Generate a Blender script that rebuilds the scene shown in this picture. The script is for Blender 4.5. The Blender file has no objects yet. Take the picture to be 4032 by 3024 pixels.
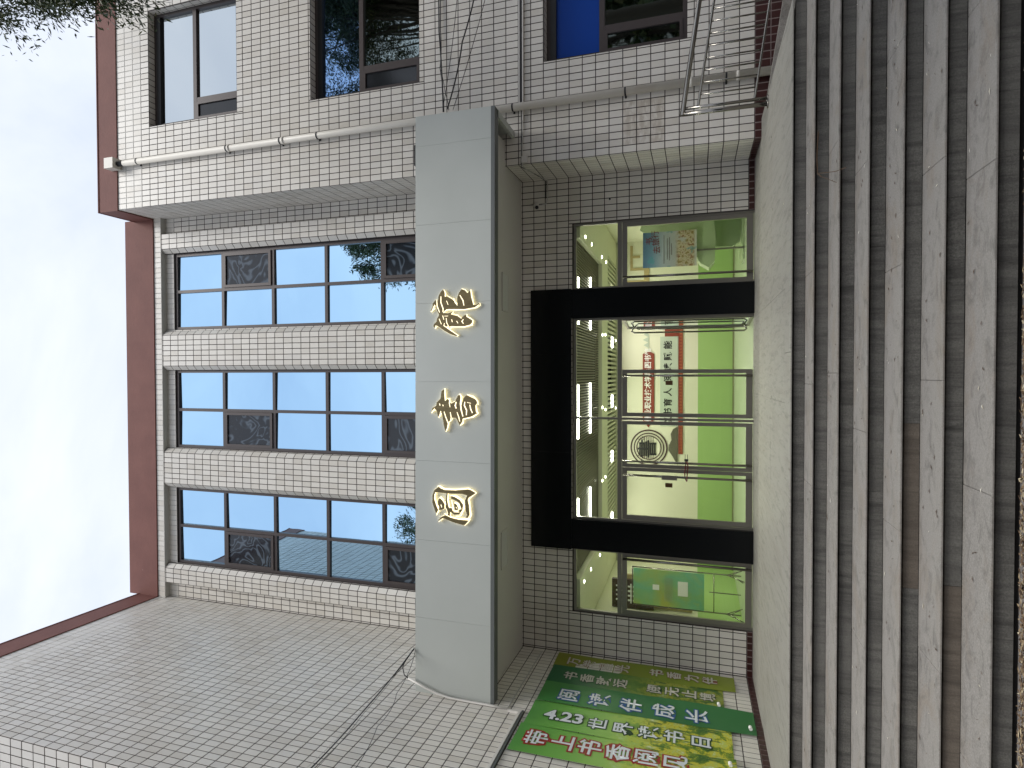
import bpy, math, random
import numpy as np
from mathutils import Vector, Matrix, noise
random.seed(7); np.random.seed(7)
SC = bpy.context.scene
COL = SC.collection
V = Vector

# ------------------------------------------------------------ camera
CAM_R = V((0.99984653, 0.01728771, 0.00283842))
CAM_F = V((-0.01734937, 0.95457001, 0.29748125))
CAM_U = V((0.0024333, -0.29748484, 0.95472344))
CAM_P = V((0.0, -9.7124, 0.8569))
cd = bpy.data.cameras.new('camera'); cam = bpy.data.objects.new('camera', cd); COL.objects.link(cam)
cd.sensor_fit = 'HORIZONTAL'; cd.sensor_width = 36.0; cd.lens = 2317.4 / 4032 * 36.0
cd.clip_start = 0.05; cd.clip_end = 400
X, Y, Z = -CAM_U, CAM_R, -CAM_F            # the photograph was taken with the phone turned on its side
cam.matrix_world = Matrix(((X.x, Y.x, Z.x, CAM_P.x), (X.y, Y.y, Z.y, CAM_P.y), (X.z, Y.z, Z.z, CAM_P.z), (0, 0, 0, 1)))
SC.camera = cam

# ------------------------------------------------------------ world, sun, exposure
SUN_EL, SUN_AZ = math.radians(60), math.radians(152)      # behind the camera, high, veiled by cloud
w = bpy.data.worlds.new('World'); SC.world = w; w.use_nodes = True
nt = w.node_tree; nt.nodes.clear()
def wn(t, **k):
    n = nt.nodes.new(t)
    for a, b in k.items(): setattr(n, a, b)
    return n
sky = wn('ShaderNodeTexSky', sky_type='NISHITA', sun_disc=False, sun_elevation=SUN_EL, sun_rotation=SUN_AZ)
sky.dust_density = 2.0
tc = wn('ShaderNodeTexCoord'); mp = wn('ShaderNodeMapping'); mp.inputs['Scale'].default_value = (1, 1, 1.6)
nz = wn('ShaderNodeTexNoise'); nz.inputs['Scale'].default_value = 2.1; nz.inputs['Detail'].default_value = 7; nz.inputs['Roughness'].default_value = .55
nz.inputs['Distortion'].default_value = .5
cr = wn('ShaderNodeValToRGB'); cr.color_ramp.elements[0].position = .34; cr.color_ramp.elements[0].color = (6.3, 6.95, 8.3, 1)
cr.color_ramp.elements[1].position = .62; cr.color_ramp.elements[1].color = (8.3, 8.7, 9.6, 1)
mx = wn('ShaderNodeMixRGB'); mx.inputs[0].default_value = .92
bg = wn('ShaderNodeBackground'); bg.inputs[1].default_value = .075; wo = wn('ShaderNodeOutputWorld')
L = nt.links.new
L(tc.outputs['Generated'], mp.inputs[0]); L(mp.outputs[0], nz.inputs[0]); L(nz.outputs[0], cr.inputs[0])
L(sky.outputs[0], mx.inputs[1]); L(cr.outputs[0], mx.inputs[2]); L(mx.outputs[0], bg.inputs[0]); L(bg.outputs[0], wo.inputs[0])
sl = bpy.data.lights.new('sun', 'SUN'); sl.energy = 1.5; sl.angle = math.radians(24); sl.color = (1, .97, .92)
so = bpy.data.objects.new('sun', sl); COL.objects.link(so)
sd = V((math.sin(SUN_AZ) * math.cos(SUN_EL), math.cos(SUN_AZ) * math.cos(SUN_EL), math.sin(SUN_EL)))
so.rotation_euler = sd.to_track_quat('Z', 'Y').to_euler(); so.location = sd * 60
SC.view_settings.view_transform = 'Standard'; SC.view_settings.look = 'None'
SC.view_settings.exposure = 0.80; SC.view_settings.gamma = 1; SC.view_settings.use_curve_mapping = False

# ------------------------------------------------------------ materials
class M:
    def __init__(s, name, col=(.5, .5, .5), rough=.6, metal=0, spec=.5, emit=None, es=0):
        s.m = bpy.data.materials.new(name); s.m.use_nodes = True; s.nt = s.m.node_tree
        s.b = s.nt.nodes['Principled BSDF']; b = s.b.inputs
        b['Base Color'].default_value = (*col, 1); b['Roughness'].default_value = rough; b['Metallic'].default_value = metal
        b['Specular IOR Level'].default_value = spec
        if emit: b['Emission Color'].default_value = (*emit, 1); b['Emission Strength'].default_value = es
    def n(s, t, **k):
        n = s.nt.nodes.new(t)
        for a, b in k.items():
            if a.startswith('i_'): n.inputs[a[2:].replace('_', ' ')].default_value = b
            else: setattr(n, a, b)
        return n
    def l(s, a, b): s.nt.links.new(a, b)
    def coord(s, kind='Object', scale=(1, 1, 1)):
        t = s.n('ShaderNodeTexCoord'); m = s.n('ShaderNodeMapping'); m.inputs['Scale'].default_value = scale
        s.l(t.outputs[kind], m.inputs[0]); return m.outputs[0]
    def noise(s, scale, detail=5, rough=.6, vec=None, dist=0):
        n = s.n('ShaderNodeTexNoise'); n.inputs['Scale'].default_value = scale; n.inputs['Detail'].default_value = detail
        n.inputs['Roughness'].default_value = rough; n.inputs['Distortion'].default_value = dist
        if vec is not None: s.l(vec, n.inputs[0])
        return n.outputs[0]
    def ramp(s, fac, stops):
        r = s.n('ShaderNodeValToRGB'); e = r.color_ramp.elements
        while len(e) < len(stops): e.new(.5)
        for i, (p, c) in enumerate(stops): e[i].position = p; e[i].color = (*c, 1) if len(c) == 3 else c
        s.l(fac, r.inputs[0]); return r.outputs[0]
    def mix(s, a, b, fac, mode='MIX'):
        n = s.n('ShaderNodeMixRGB', blend_type=mode)
        for i, x in ((0, fac), (1, a), (2, b)):
            if isinstance(x, (int, float)): n.inputs[i].default_value = x if i == 0 else (x, x, x, 1)
            elif isinstance(x, tuple): n.inputs[i].default_value = (*x, 1)
            else: s.l(x, n.inputs[i])
        return n.outputs[0]
    def col(s, o): s.l(o, s.b.inputs['Base Color']); return s
    def bump(s, h, st=.3, d=.01):
        b = s.n('ShaderNodeBump'); b.inputs['Strength'].default_value = st; b.inputs['Distance'].default_value = d
        s.l(h, b.inputs['Height']); s.l(b.outputs[0], s.b.inputs['Normal']); return s

def rnd_out(m):          # a random number per piece: object random plus the mesh attribute of joined pieces
    oi = m.n('ShaderNodeObjectInfo'); at = m.n('ShaderNodeAttribute', attribute_name='rnd')
    a = m.n('ShaderNodeMath', operation='ADD'); m.l(oi.outputs['Random'], a.inputs[0]); m.l(at.outputs['Fac'], a.inputs[1])
    f = m.n('ShaderNodeMath', operation='FRACT'); m.l(a.outputs[0], f.inputs[0]); return f.outputs[0]
def geo_pos(m, scale=(1, 1, 1)):
    g = m.n('ShaderNodeNewGeometry'); k = m.n('ShaderNodeMapping'); k.inputs['Scale'].default_value = scale
    m.l(g.outputs['Position'], k.inputs[0]); return k.outputs[0]

MT = {}
m = M('cream_tile', rough=.38, spec=.45); r = rnd_out(m)
c = m.ramp(r, [(0, (.585, .55, .49)), (.35, (.65, .62, .565)), (.7, (.685, .655, .60)), (1, (.62, .595, .55))])
c = m.mix(c, (.40, .36, .31), m.ramp(m.noise(1.3, 6, .65, geo_pos(m, (1, 1, .35))), [(.52, (0, 0, 0)), (.80, (.45, .45, .45))]))
c = m.mix(c, (.30, .26, .22), m.ramp(m.noise(38, 4, .7, geo_pos(m)), [(.64, (0, 0, 0)), (.76, (.35, .35, .35))]))
g_ = m.n('ShaderNodeNewGeometry'); sp_ = m.n('ShaderNodeSeparateXYZ'); m.l(g_.outputs['Position'], sp_.inputs[0])
def band(o, a, b):
    x = m.n('ShaderNodeMath', operation='GREATER_THAN'); m.l(o, x.inputs[0]); x.inputs[1].default_value = a
    y = m.n('ShaderNodeMath', operation='LESS_THAN'); m.l(o, y.inputs[0]); y.inputs[1].default_value = b
    z = m.n('ShaderNodeMath', operation='MULTIPLY'); m.l(x.outputs[0], z.inputs[0]); m.l(y.outputs[0], z.inputs[1]); return z.outputs[0]
pm_ = m.mix(m.mix(band(sp_.outputs['X'], 3.35, 3.98), band(sp_.outputs['Z'], 1.287, 1.887), 1., 'MULTIPLY'), band(sp_.outputs['Y'], -.95, -.9), 1., 'MULTIPLY')
c = m.mix(c, (.40, .35, .29), m.mix(pm_, m.ramp(m.noise(7, 4, .6, geo_pos(m, (1, 1, 2.5))), [(.38, (.1, .1, .1)), (.6, (.75, .75, .75))]), 1., 'MULTIPLY'))
m.col(c).bump(m.noise(60, 3, .5, geo_pos(m)), .12, .004); MT['tile'] = m.m
m = M('grout_dark', (.085, .065, .06), .9)
m.col(m.ramp(m.noise(3, 5, .6, geo_pos(m)), [(.3, (.055, .044, .040)), (.7, (.030, .024, .024))])); MT['grout'] = m.m
m = M('grout_light', (.40, .39, .36), .85)
m.col(m.ramp(m.noise(2.4, 6, .7, geo_pos(m)), [(.3, (.46, .45, .41)), (.62, (.42, .41, .38)), (.8, (.25, .24, .22))])); MT['grout_l'] = m.m
m = M('maroon_tile', (.045, .012, .012), .3); r = rnd_out(m)
m.col(m.ramp(r, [(0, (.050, .014, .013)), (1, (.035, .010, .010))])); MT['maroon'] = m.m
m = M('maroon_grout', (.22, .17, .16), .9); MT['maroon_g'] = m.m
m = M('red_paint', rough=.75)
c = m.ramp(m.noise(2.2, 7, .6, geo_pos(m)), [(.3, (.150, .053, .042)), (.7, (.185, .070, .055))])
c = m.mix(c, (.45, .36, .32), m.ramp(m.noise(14, 4, .6, geo_pos(m)), [(.73, (0, 0, 0)), (.76, (.8, .8, .8))]))
m.col(c).bump(m.noise(25, 4, .6, geo_pos(m)), .3, .01); MT['red'] = m.m
m = M('window_frame_metal', (.060, .048, .046), .4, .2); MT['frame'] = m.m
m = M('black_reveal_shade', (.01, .01, .01), .5); MT['black'] = m.m  # black that paints shade into the window reveals

def mirror(name, col, rough=.015, wave=.05, sc=1.2, base=(.01, .015, .02)):
    m = M(name, col, rough, 1.0)
    m.bump(m.noise(sc, 2, .5, geo_pos(m), .3), wave, .05); return m.m
MT['blue_glass'] = mirror('blue_coated_glass', (.43, .66, .86), .01, .05)
MT['grey_glass'] = mirror('pale_coated_glass', (.52, .57, .59), .06, .03)
MT['deep_blue_glass'] = mirror('deep_blue_coated_glass', (.27, .44, .70), .02, .05, 1.6)
MT['dark_glass'] = mirror('dark_window_glass', (.26, .31, .30), .02, .04, 1.4)
m = M('dark_casement_pane', (.014, .016, .018), .12, 0, .5); m.bump(m.noise(3, 2, .5, geo_pos(m)), .05, .03); MT['dark_pane'] = m.m
m = M('blue_film_pane', (.012, .055, .30), .15, 0, .6); m.bump(m.noise(2, 2, .5, geo_pos(m)), .02, .03); MT['blue_film'] = m.m
# screen reflections painted as dark ripple rings on the casement panes
m = M('casement_painted_reflection', rough=.14, spec=.5)
n1 = m.noise(1.7, 2, .4, geo_pos(m), .9)
k = m.n('ShaderNodeMath', operation='MULTIPLY'); m.l(n1, k.inputs[0]); k.inputs[1].default_value = 58
s_ = m.n('ShaderNodeMath', operation='SINE'); m.l(k.outputs[0], s_.inputs[0])
m.col(m.ramp(s_.outputs[0], [(0, (.012, .016, .022)), (.55, (.030, .042, .058)), (1, (.085, .11, .14))])); MT['ripple'] = m.m
m = M('fascia_panel_grey', (.37, .41, .41), .42, .15)
m.col(m.ramp(m.noise(.9, 4, .5, geo_pos(m)), [(.3, (.42, .445, .42)), (.7, (.46, .485, .46))])); MT['fascia'] = m.m
m = M('canopy_trim_grey', (.12, .13, .128), .5, .2); MT['trim'] = m.m
m = M('soffit_panel', (.50, .485, .45), .6); MT['soffit'] = m.m
m = M('soffit_hatch_white', (.50, .50, .48), .5); MT['hatch'] = m.m
m = M('canopy_void_dark', (.06, .055, .045), .9); MT['void'] = m.m
m = M('black_granite', (.004, .005, .006), .22, 0, .22); m.bump(m.noise(120, 2, .5, geo_pos(m)), .03, .002); MT['granite_b'] = m.m
m = M('stainless_frame', (.26, .245, .215), .38, .7); m.bump(m.noise(40, 2, .5, geo_pos(m, (1, 1, 8))), .05, .002); MT['sframe'] = m.m
m = M('stainless_tube', (.27, .255, .23), .2, 1.0); MT['steel'] = m.m
m = M('gold_face', (.22, .165, .065), .35, .6)
m.col(m.ramp(m.noise(9, 5, .6, geo_pos(m, (6, 1, .8))), [(.3, (.13, .10, .045)), (.7, (.22, .175, .085))])); MT['gold'] = m.m
m = M('lit_acrylic', (.9, .85, .7), .4, emit=(1, .84, .50), es=.85); MT['lit'] = m.m
m = M('white_plastic', (.62, .60, .56), .45); MT['plastic'] = m.m
m = M('drainpipe_pvc', rough=.45)
c = m.ramp(m.noise(1.1, 5, .6, geo_pos(m, (1, 1, .6))), [(.3, (.60, .57, .50)), (.6, (.64, .61, .55)), (.8, (.46, .40, .30))])
m.col(c); MT['pvc'] = m.m
m = M('black_rubber', (.012, .012, .014), .6); MT['rubber'] = m.m
m = M('white_cable', (.45, .44, .42), .5); MT['wcable'] = m.m
# stone
def stone(name, lo, hi, sc=1, rough=.85, streak=(1, 1, 1), bump=.25, dirt=(.10, .085, .065), da=.5, dth=.58):
    m = M(name, rough=rough, spec=.3); p = geo_pos(m)
    r = rnd_out(m)
    c = m.ramp(m.noise(90 * sc, 5, .75, p), [(.32, lo), (.68, hi)])
    c = m.mix(c, tuple(x * .86 for x in hi), m.ramp(r, [(0, (0, 0, 0)), (1, (.55, .55, .55))]))
    c = m.mix(c, dirt, m.ramp(m.noise(1.9 * sc, 8, .72, geo_pos(m, streak), .7), [(dth - .06, (0, 0, 0)), (dth + .2, (da, da, da))]))
    c = m.mix(c, tuple(x * .55 for x in lo), m.ramp(m.noise(5.5 * sc, 8, .72, geo_pos(m, streak), .8), [(.50, (0, 0, 0)), (.72, (.75, .75, .75))]))
    m.col(c).bump(m.noise(70 * sc, 5, .7, p), bump, .006); return m
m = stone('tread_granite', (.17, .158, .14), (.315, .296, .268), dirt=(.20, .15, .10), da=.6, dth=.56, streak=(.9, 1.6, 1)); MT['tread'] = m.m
m = stone('riser_granite', (.08, .076, .068), (.205, .197, .178), streak=(3.5, 1, .35), dirt=(.045, .042, .040), da=.8, dth=.52, bump=.5); MT['riser'] = m.m  # darker than the treads: wet dirt, plus shade put into the colour
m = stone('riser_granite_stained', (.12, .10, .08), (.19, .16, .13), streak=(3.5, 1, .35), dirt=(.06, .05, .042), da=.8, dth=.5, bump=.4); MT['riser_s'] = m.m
m = stone('landing_stone', (.21, .203, .178), (.315, .303, .268), streak=(3, .5, 1), dirt=(.20, .18, .15), da=.6, dth=.55, rough=.6, bump=.1); MT['landing'] = m.m
m = stone('ground_stone', (.17, .16, .15), (.30, .28, .27), dirt=(.10, .08, .06), da=.7, dth=.5); MT['ground'] = m.m
m = M('stone_joint', (.018, .016, .015), .95); MT['joint'] = m.m
m = M('joint_mortar', (.16, .15, .135), .95); MT['joint_l'] = m.m
# interior
m = M('cream_paint', (.70, .69, .54), .7); MT['icream'] = m.m
m = M('green_paint', (.33, .50, .17), .55); MT['igreen'] = m.m
m = M('pale_floor', (.48, .53, .40), .22); MT['ifloor'] = m.m
m = M('skirting_line', (.20, .22, .10), .6); MT['iskirt'] = m.m
m = M('brown_ceiling_slat', (.075, .062, .038), .35); MT['islat'] = m.m
m = M('ceiling_dark', (.01, .01, .008), .8); MT['idark'] = m.m
m = M('cream_ceiling_slat', (.55, .55, .42), .5); MT['islat_l'] = m.m
m = M('lamp_glow', (1, 1, 1), .5, emit=(1, .98, .86), es=8); MT['lamp'] = m.m
m = M('plaque_red', (.22, .035, .018), .5); MT['pred'] = m.m
m = M('pattern_orange', (.32, .085, .03), .5); MT['porange'] = m.m
m = M('panel_grey', (.46, .52, .42), .6); MT['pgrey'] = m.m
m = M('ink_black', (.012, .012, .012), .6); MT['ink'] = m.m
m = M('emblem_brown', (.05, .02, .015), .5); MT['ebrown'] = m.m
m = M('white_print', (.8, .8, .78), .5); MT['white'] = m.m
m = M('brown_board', (.05, .028, .015), .5); MT['bboard'] = m.m
m = M('tan_panel', (.42, .33, .16), .6); MT['tan'] = m.m
m = M('fixture_green', (.36, .44, .27), .35); MT['fixg'] = m.m
m = M('wood_plate', (.10, .045, .012), .4); MT['plate'] = m.m
def glass(name, tint, refl, base=.04):
    m = bpy.data.materials.new(name); m.use_nodes = True; t = m.node_tree; t.nodes.clear()
    o = t.nodes.new('ShaderNodeOutputMaterial'); mi = t.nodes.new('ShaderNodeMixShader'); tr = t.nodes.new('ShaderNodeBsdfTransparent')
    g = t.nodes.new('ShaderNodeBsdfGlossy'); f = t.nodes.new('ShaderNodeFresnel'); f.inputs[0].default_value = refl
    tr.inputs[0].default_value = (*tint, 1); g.inputs['Roughness'].default_value = .01; g.inputs[0].default_value = (.9, .95, 1, 1)
    t.links.new(f.outputs[0], mi.inputs[0]); t.links.new(tr.outputs[0], mi.inputs[1]); t.links.new(g.outputs[0], mi.inputs[2]); t.links.new(mi.outputs[0], o.inputs[0]); return m
MT['dglass'] = glass('clear_door_glass', (.90, .955, .86), 1.38)

# ------------------------------------------------------------ mesh helpers
class MB:
    def __init__(s): s.v = []; s.f = []; s.mi = []; s.r = []; s.cur = 0; s.rv = 0.
    def quad(s, a, b, c, d):
        n = len(s.v); s.v += [tuple(a), tuple(b), tuple(c), tuple(d)]; s.f.append((n, n + 1, n + 2, n + 3)); s.mi.append(s.cur); s.r.append(s.rv)
    def ngon(s, pts):
        n = len(s.v); s.v += [tuple(p) for p in pts]; s.f.append(tuple(range(n, n + len(pts)))); s.mi.append(s.cur); s.r.append(s.rv)
    def box(s, x0, x1, y0, y1, z0, z1, fr=None):
        p = [(x, y, z) for z in (z0, z1) for y in (y0, y1) for x in (x0, x1)]
        if fr: p = [fr(*q) for q in p]
        n = len(s.v); s.v += [tuple(q) for q in p]
        for f in ((0, 2, 3, 1), (4, 5, 7, 6), (0, 1, 5, 4), (2, 6, 7, 3), (0, 4, 6, 2), (1, 3, 7, 5)):
            s.f.append(tuple(n + i for i in f)); s.mi.append(s.cur); s.r.append(s.rv)
        return s
    def prism(s, poly, z0, z1, axis='z'):
        n = len(poly)
        def P(p, z): return (p[0], p[1], z) if axis == 'z' else ((p[0], z, p[1]) if axis == 'y' else (z, p[0], p[1]))
        s.ngon([P(p, z0) for p in reversed(poly)]); s.ngon([P(p, z1) for p in poly])
        for i in range(n):
            a, b = poly[i], poly[(i + 1) % n]; s.quad(P(a, z0), P(b, z0), P(b, z1), P(a, z1))
        return s
    def tube(s, pts, r, seg=10, cap=True):
        pts = [V(p) for p in pts]; rings = []
        rr = r if isinstance(r, (list, tuple)) else [r] * len(pts)
        t0 = (pts[1] - pts[0]).normalized(); up = V((0, 0, 1)) if abs(t0.z) < .9 else V((1, 0, 0))
        nrm = t0.cross(up).normalized()
        for i, p in enumerate(pts):
            if i == 0: t = pts[1] - pts[0]
            elif i == len(pts) - 1: t = pts[-1] - pts[-2]
            else: t = (pts[i + 1] - pts[i]).normalized() + (pts[i] - pts[i - 1]).normalized()
            t = t.normalized(); nrm = (nrm - t * nrm.dot(t)).normalized(); bn = t.cross(nrm)
            base = len(s.v)
            for k in range(seg):
                a = 2 * math.pi * k / seg; s.v.append(tuple(p + (nrm * math.cos(a) + bn * math.sin(a)) * rr[i]))
            rings.append(base)
        for a, b in zip(rings, rings[1:]):
            for k in range(seg):
                s.f.append((a + k, a + (k + 1) % seg, b + (k + 1) % seg, b + k)); s.mi.append(s.cur); s.r.append(s.rv)
        if cap:
            s.f.append(tuple(rings[0] + k for k in reversed(range(seg)))); s.f.append(tuple(rings[-1] + k for k in range(seg)))
            s.mi += [s.cur] * 2; s.r += [s.rv] * 2
        return s
    def mesh(s, name, mats, smooth=False, rnd=False):
        me = bpy.data.meshes.new(name); me.from_pydata(s.v, [], s.f)
        for m in (mats if isinstance(mats, (list, tuple)) else [mats]): me.materials.append(MT[m] if isinstance(m, str) else m)
        if any(s.mi): me.polygons.foreach_set('material_index', s.mi)
        if rnd:
            a = me.attributes.new('rnd', 'FLOAT', 'FACE'); a.data.foreach_set('value', s.r)
        if smooth: me.polygons.foreach_set('use_smooth', [True] * len(me.polygons))
        me.update(); return me
    def obj(s, name, mats, parent=None, smooth=False, rnd=False, **k):
        o = bpy.data.objects.new(name, s.mesh(name, mats, smooth, rnd)); COL.objects.link(o)
        if parent: o.parent = parent
        for a, b in k.items(): o[a] = b
        return o
def box(name, mats, x0, x1, y0, y1, z0, z1, parent=None, **k): return MB().box(x0, x1, y0, y1, z0, z1).obj(name, mats, parent, **k)
def tag(o, label, cat, group=None):
    o['label'] = label; o['category'] = cat
    if group: o['group'] = group
    return o
def thing(name, label, cat, loc=(0, 0, 0), group=None):
    o = bpy.data.objects.new(name, None); COL.objects.link(o); o.location = loc; o.empty_display_size = .2
    return tag(o, label, cat, group)
def child(o, p):           # keep world coordinates under a located parent
    o.parent = p; o.matrix_parent_inverse = Matrix.Translation(-p.location); return o

class Frame:               # wall frame: e x u = n
    def __init__(s, o, e, u=(0, 0, 1)):
        s.o = V(o); s.e = V(e).normalized(); s.u = V(u).normalized(); s.n = s.e.cross(s.u)
    def __call__(s, a, b, d=0): return s.o + s.e * a + s.u * b + s.n * d
    def mat(s, a=0, b=0, d=0):
        p = s(a, b, d); e, u, n = s.e, s.u, s.n
        return Matrix(((e.x, u.x, n.x, p.x), (e.y, u.y, n.y, p.y), (e.z, u.z, n.z, p.z), (0, 0, 0, 1)))

def text(body, size, xf, mat, parent, name='lettering', depth=.0, off=0., sx=1., align='CENTER', bend=None):
    cu = bpy.data.curves.new('t', 'FONT'); cu.body = body; cu.size = size; cu.align_x = align; cu.align_y = 'CENTER'
    cu.extrude = depth; cu.offset = off; cu.resolution_u = 3
    o = bpy.data.objects.new('t', cu); COL.objects.link(o)
    dg = bpy.context.evaluated_depsgraph_get(); dg.update()
    me = bpy.data.meshes.new_from_object(o.evaluated_get(dg)); bpy.data.objects.remove(o); bpy.data.curves.remove(cu)
    me.name = name
    for v in me.vertices:
        p = V((v.co.x * sx, v.co.y, v.co.z))
        v.co = xf(p) if bend is None else bend(xf(p))
    me.materials.clear(); me.materials.append(MT[mat] if isinstance(mat, str) else mat)
    ob = bpy.data.objects.new(name, me); COL.objects.link(ob); ob.parent = parent; return ob

# ------------------------------------------------------------ tiles
TW, TH, JT = .1063, .2, .0066
Z0 = .0868
TILES = []        # (frame, s0, s1, t0, t1, light?, parent)
def sub(r, h):
    a0, a1, b0, b1 = r; c0, c1, d0, d1 = h
    if c1 <= a0 or c0 >= a1 or d1 <= b0 or d0 >= b1: return [r]
    out = []
    if c0 > a0: out.append((a0, c0, b0, b1))
    if c1 < a1: out.append((c1, a1, b0, b1))
    m0, m1 = max(a0, c0), min(a1, c1)
    if d0 > b0: out.append((m0, m1, b0, d0))
    if d1 < b1: out.append((m0, m1, d1, b1))
    return out
def tile_rect(fr, s0, s1, t0, t1, parent, holes=(), sph=0., tph=Z0, tw=TW, th=TH):
    i0 = math.floor((s0 - sph) / tw) - 1; i1 = math.ceil((s1 - sph) / tw) + 1
    j0 = math.floor((t0 - tph) / th) - 1; j1 = math.ceil((t1 - tph) / th) + 1
    for i in range(i0, i1):
        for j in range(j0, j1):
            r = (max(s0, sph + i * tw), min(s1, sph + (i + 1) * tw), max(t0, tph + j * th), min(t1, tph + (j + 1) * th))
            if r[1] - r[0] < .02 or r[3] - r[2] < .02: continue
            rs = [r]
            for h in holes: rs = [q for x in rs for q in sub(x, h)]
            for q in rs:
                if q[1] - q[0] > .022 and q[3] - q[2] > .022: TILES.append((fr, *q, parent))
def tile_geo(mb, fr, s0, s1, t0, t1, d=.0028):
    a = JT; b = .0015
    o = [(s0 + a, t0 + a), (s1 - a, t0 + a), (s1 - a, t1 - a), (s0 + a, t1 - a)]
    i = [(s0 + a + b, t0 + a + b), (s1 - a - b, t0 + a + b), (s1 - a - b, t1 - a - b), (s0 + a + b, t1 - a - b)]
    n = len(mb.v)
    mb.v += [tuple(fr(*p, -.001)) for p in o] + [tuple(fr(*p, d - b)) for p in o] + [tuple(fr(*p, d)) for p in i]
    F = [(n + 8, n + 9, n + 10, n + 11)]
    for k in range(4):
        k2 = (k + 1) % 4
        F.append((n + k, n + k2, n + 4 + k2, n + 4 + k)); F.append((n + 4 + k, n + 4 + k2, n + 8 + k2, n + 8 + k))
    mb.f += F; mb.mi += [mb.cur] * 9; mb.r += [mb.rv] * 9
def wall(name, fr, s0, s1, t0, t1, parent, holes=(), reveal=.16, mats=('grout', 'grout_l'), light=None, tmin=None, sph=0., tiles=True):
    mb = MB(); S = sorted({s0, s1, *[x for h in holes for x in h[:2] if s0 < x < s1]})
    T = sorted({t0, t1, *[x for h in holes for x in h[2:] if t0 < x < t1], *([light] if light else [])})
    for a, b in zip(S, S[1:]):
        for c, d in zip(T, T[1:]):
            ms, mt_ = (a + b) / 2, (c + d) / 2
            if any(h[0] < ms < h[1] and h[2] < mt_ < h[3] for h in holes): continue
            mb.cur = 1 if light and mt_ > light else 0
            mb.quad(fr(a, c), fr(b, c), fr(b, d), fr(a, d))
    mb.cur = 0
    for h in holes:
        a, b, c, d = h; c2 = max(c, t0)
        mb.quad(fr(a, c2), fr(a, d), fr(a, d, -reveal), fr(a, c2, -reveal)); mb.quad(fr(b, d), fr(b, c2), fr(b, c2, -reveal), fr(b, d, -reveal))
        mb.quad(fr(a, d), fr(b, d), fr(b, d, -reveal), fr(a, d, -reveal))
        if c > t0: mb.quad(fr(b, c), fr(a, c), fr(a, c, -reveal), fr(b, c, -reveal))
    o = mb.obj(name, mats, parent)
    if tiles: tile_rect(fr, s0, s1, tmin if tmin is not None else t0, t1, o, holes, sph)
    return o

# ------------------------------------------------------------ the building
BX0, BXR = -4.709, 3.270
bld = thing('library_building', 'library clad in pale cream tiles with red parapets and grey canopy over its entrance', 'building')
F0 = Frame((0, 0, 0), (1, 0, 0))                                   # recessed entrance wall, s = x
FL = Frame((-4.578, -4.588, 0), (-.131, 4.588, 0)); LL = 4.5899    # side wall of the left wing, s from its front corner
FRR = Frame((BXR, 0, 0), (-.028, -.906, 0)); RL = .9064            # return of the right block
FRF = Frame((3.242, -.906, 0), (1, 0, 0))                          # front of the right block
FLF = Frame((-8.5, -4.588, 0), (1, 0, 0))                          # front of the left wing
GZ = -.8724
WIN = [(-3.97, -2.38), (-1.53, .09), (.94, 2.52)]
holes0 = [(a, b, 5.0, 11.30) for a, b in WIN] + [(-4.0, 2.5, -.1, 2.82)]
w0 = wall('entrance_wall', F0, BX0, BXR, -.1, 11.72, bld, holes0, .13, light=11.287, tmin=Z0, sph=.0)
wl = wall('side_wall', FL, 0, LL, GZ - .1, 11.72, bld, light=11.087, tmin=Z0)
wrr = wall('return_wall', FRR, 0, RL, GZ - .1, 11.72, bld, light=11.087, tmin=Z0)
RW = [(4.762, 6.95, .985, 3.07), (4.762, 6.95, 5.175, 7.25), (4.762, 6.95, 8.825, 10.885)]
wrf = wall('front_wall', FRF, 0, 6.4, GZ - .1, 11.72, bld, [(a - 3.242, b - 3.242, c, d) for a, b, c, d in RW], .16, light=11.087, tmin=Z0)
wlf = wall('front_wall', FLF, 0, 8.5 - 4.578, GZ - .1, 11.72, bld, light=11.087, tmin=Z0, sph=(8.5 - 4.578) % TW)
# tiled reveals of the right block windows: head and right jamb
for a, b, c, d in RW:
    fr = Frame((b, -.906, d), (-1, 0, 0), (0, 1, 0)); tile_rect(fr, 0, b - a, .0, .15, wrf, tph=-.05)
    fr = Frame((b, -.906, 0), (0, -1, 0)); fr.o = V((b, -.756, 0)); tile_rect(fr, 0, .15, c, d, wrf, sph=.043)
# maroon skirting tiles
SK = []
def skirt(fr, s0, s1, parent, z0=0.0, z1=Z0, rows=1, sph=0.):
    i = 0; s = s0 + (sph % TW)
    if s > s0 + .02: SK.append((fr, s0, s, z0, z1, parent))
    while s < s1 - .015:
        SK.append((fr, s, min(s + TW, s1), z0, z1, parent)); s += TW
skirt(F0, BX0, -4.0, w0); skirt(F0, 2.5, BXR, w0)
skirt(FL, 0, LL, wl, -.06); skirt(FRR, 0, RL, wrr, -.06)
for r_ in range(3): skirt(FRF, 0, 6.4, wrf, Z0 - .2 * (r_ + 1) if r_ else -.113, Z0 - .2 * r_ if r_ else Z0)
for r_ in range(4): skirt(FLF, 0, 3.92, wlf, Z0 - .2 * (r_ + 1), Z0 - .2 * r_)
for fr, a, b, c, d, p in SK:
    mb = MB(); mb.rv = random.random(); mb.cur = 0; q = MB(); q.rv = random.random(); tile_geo(q, fr, a + .0015, b - .0015, c, d, .006)
    q.obj('skirting_tile', 'maroon', p, rnd=True)
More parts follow.
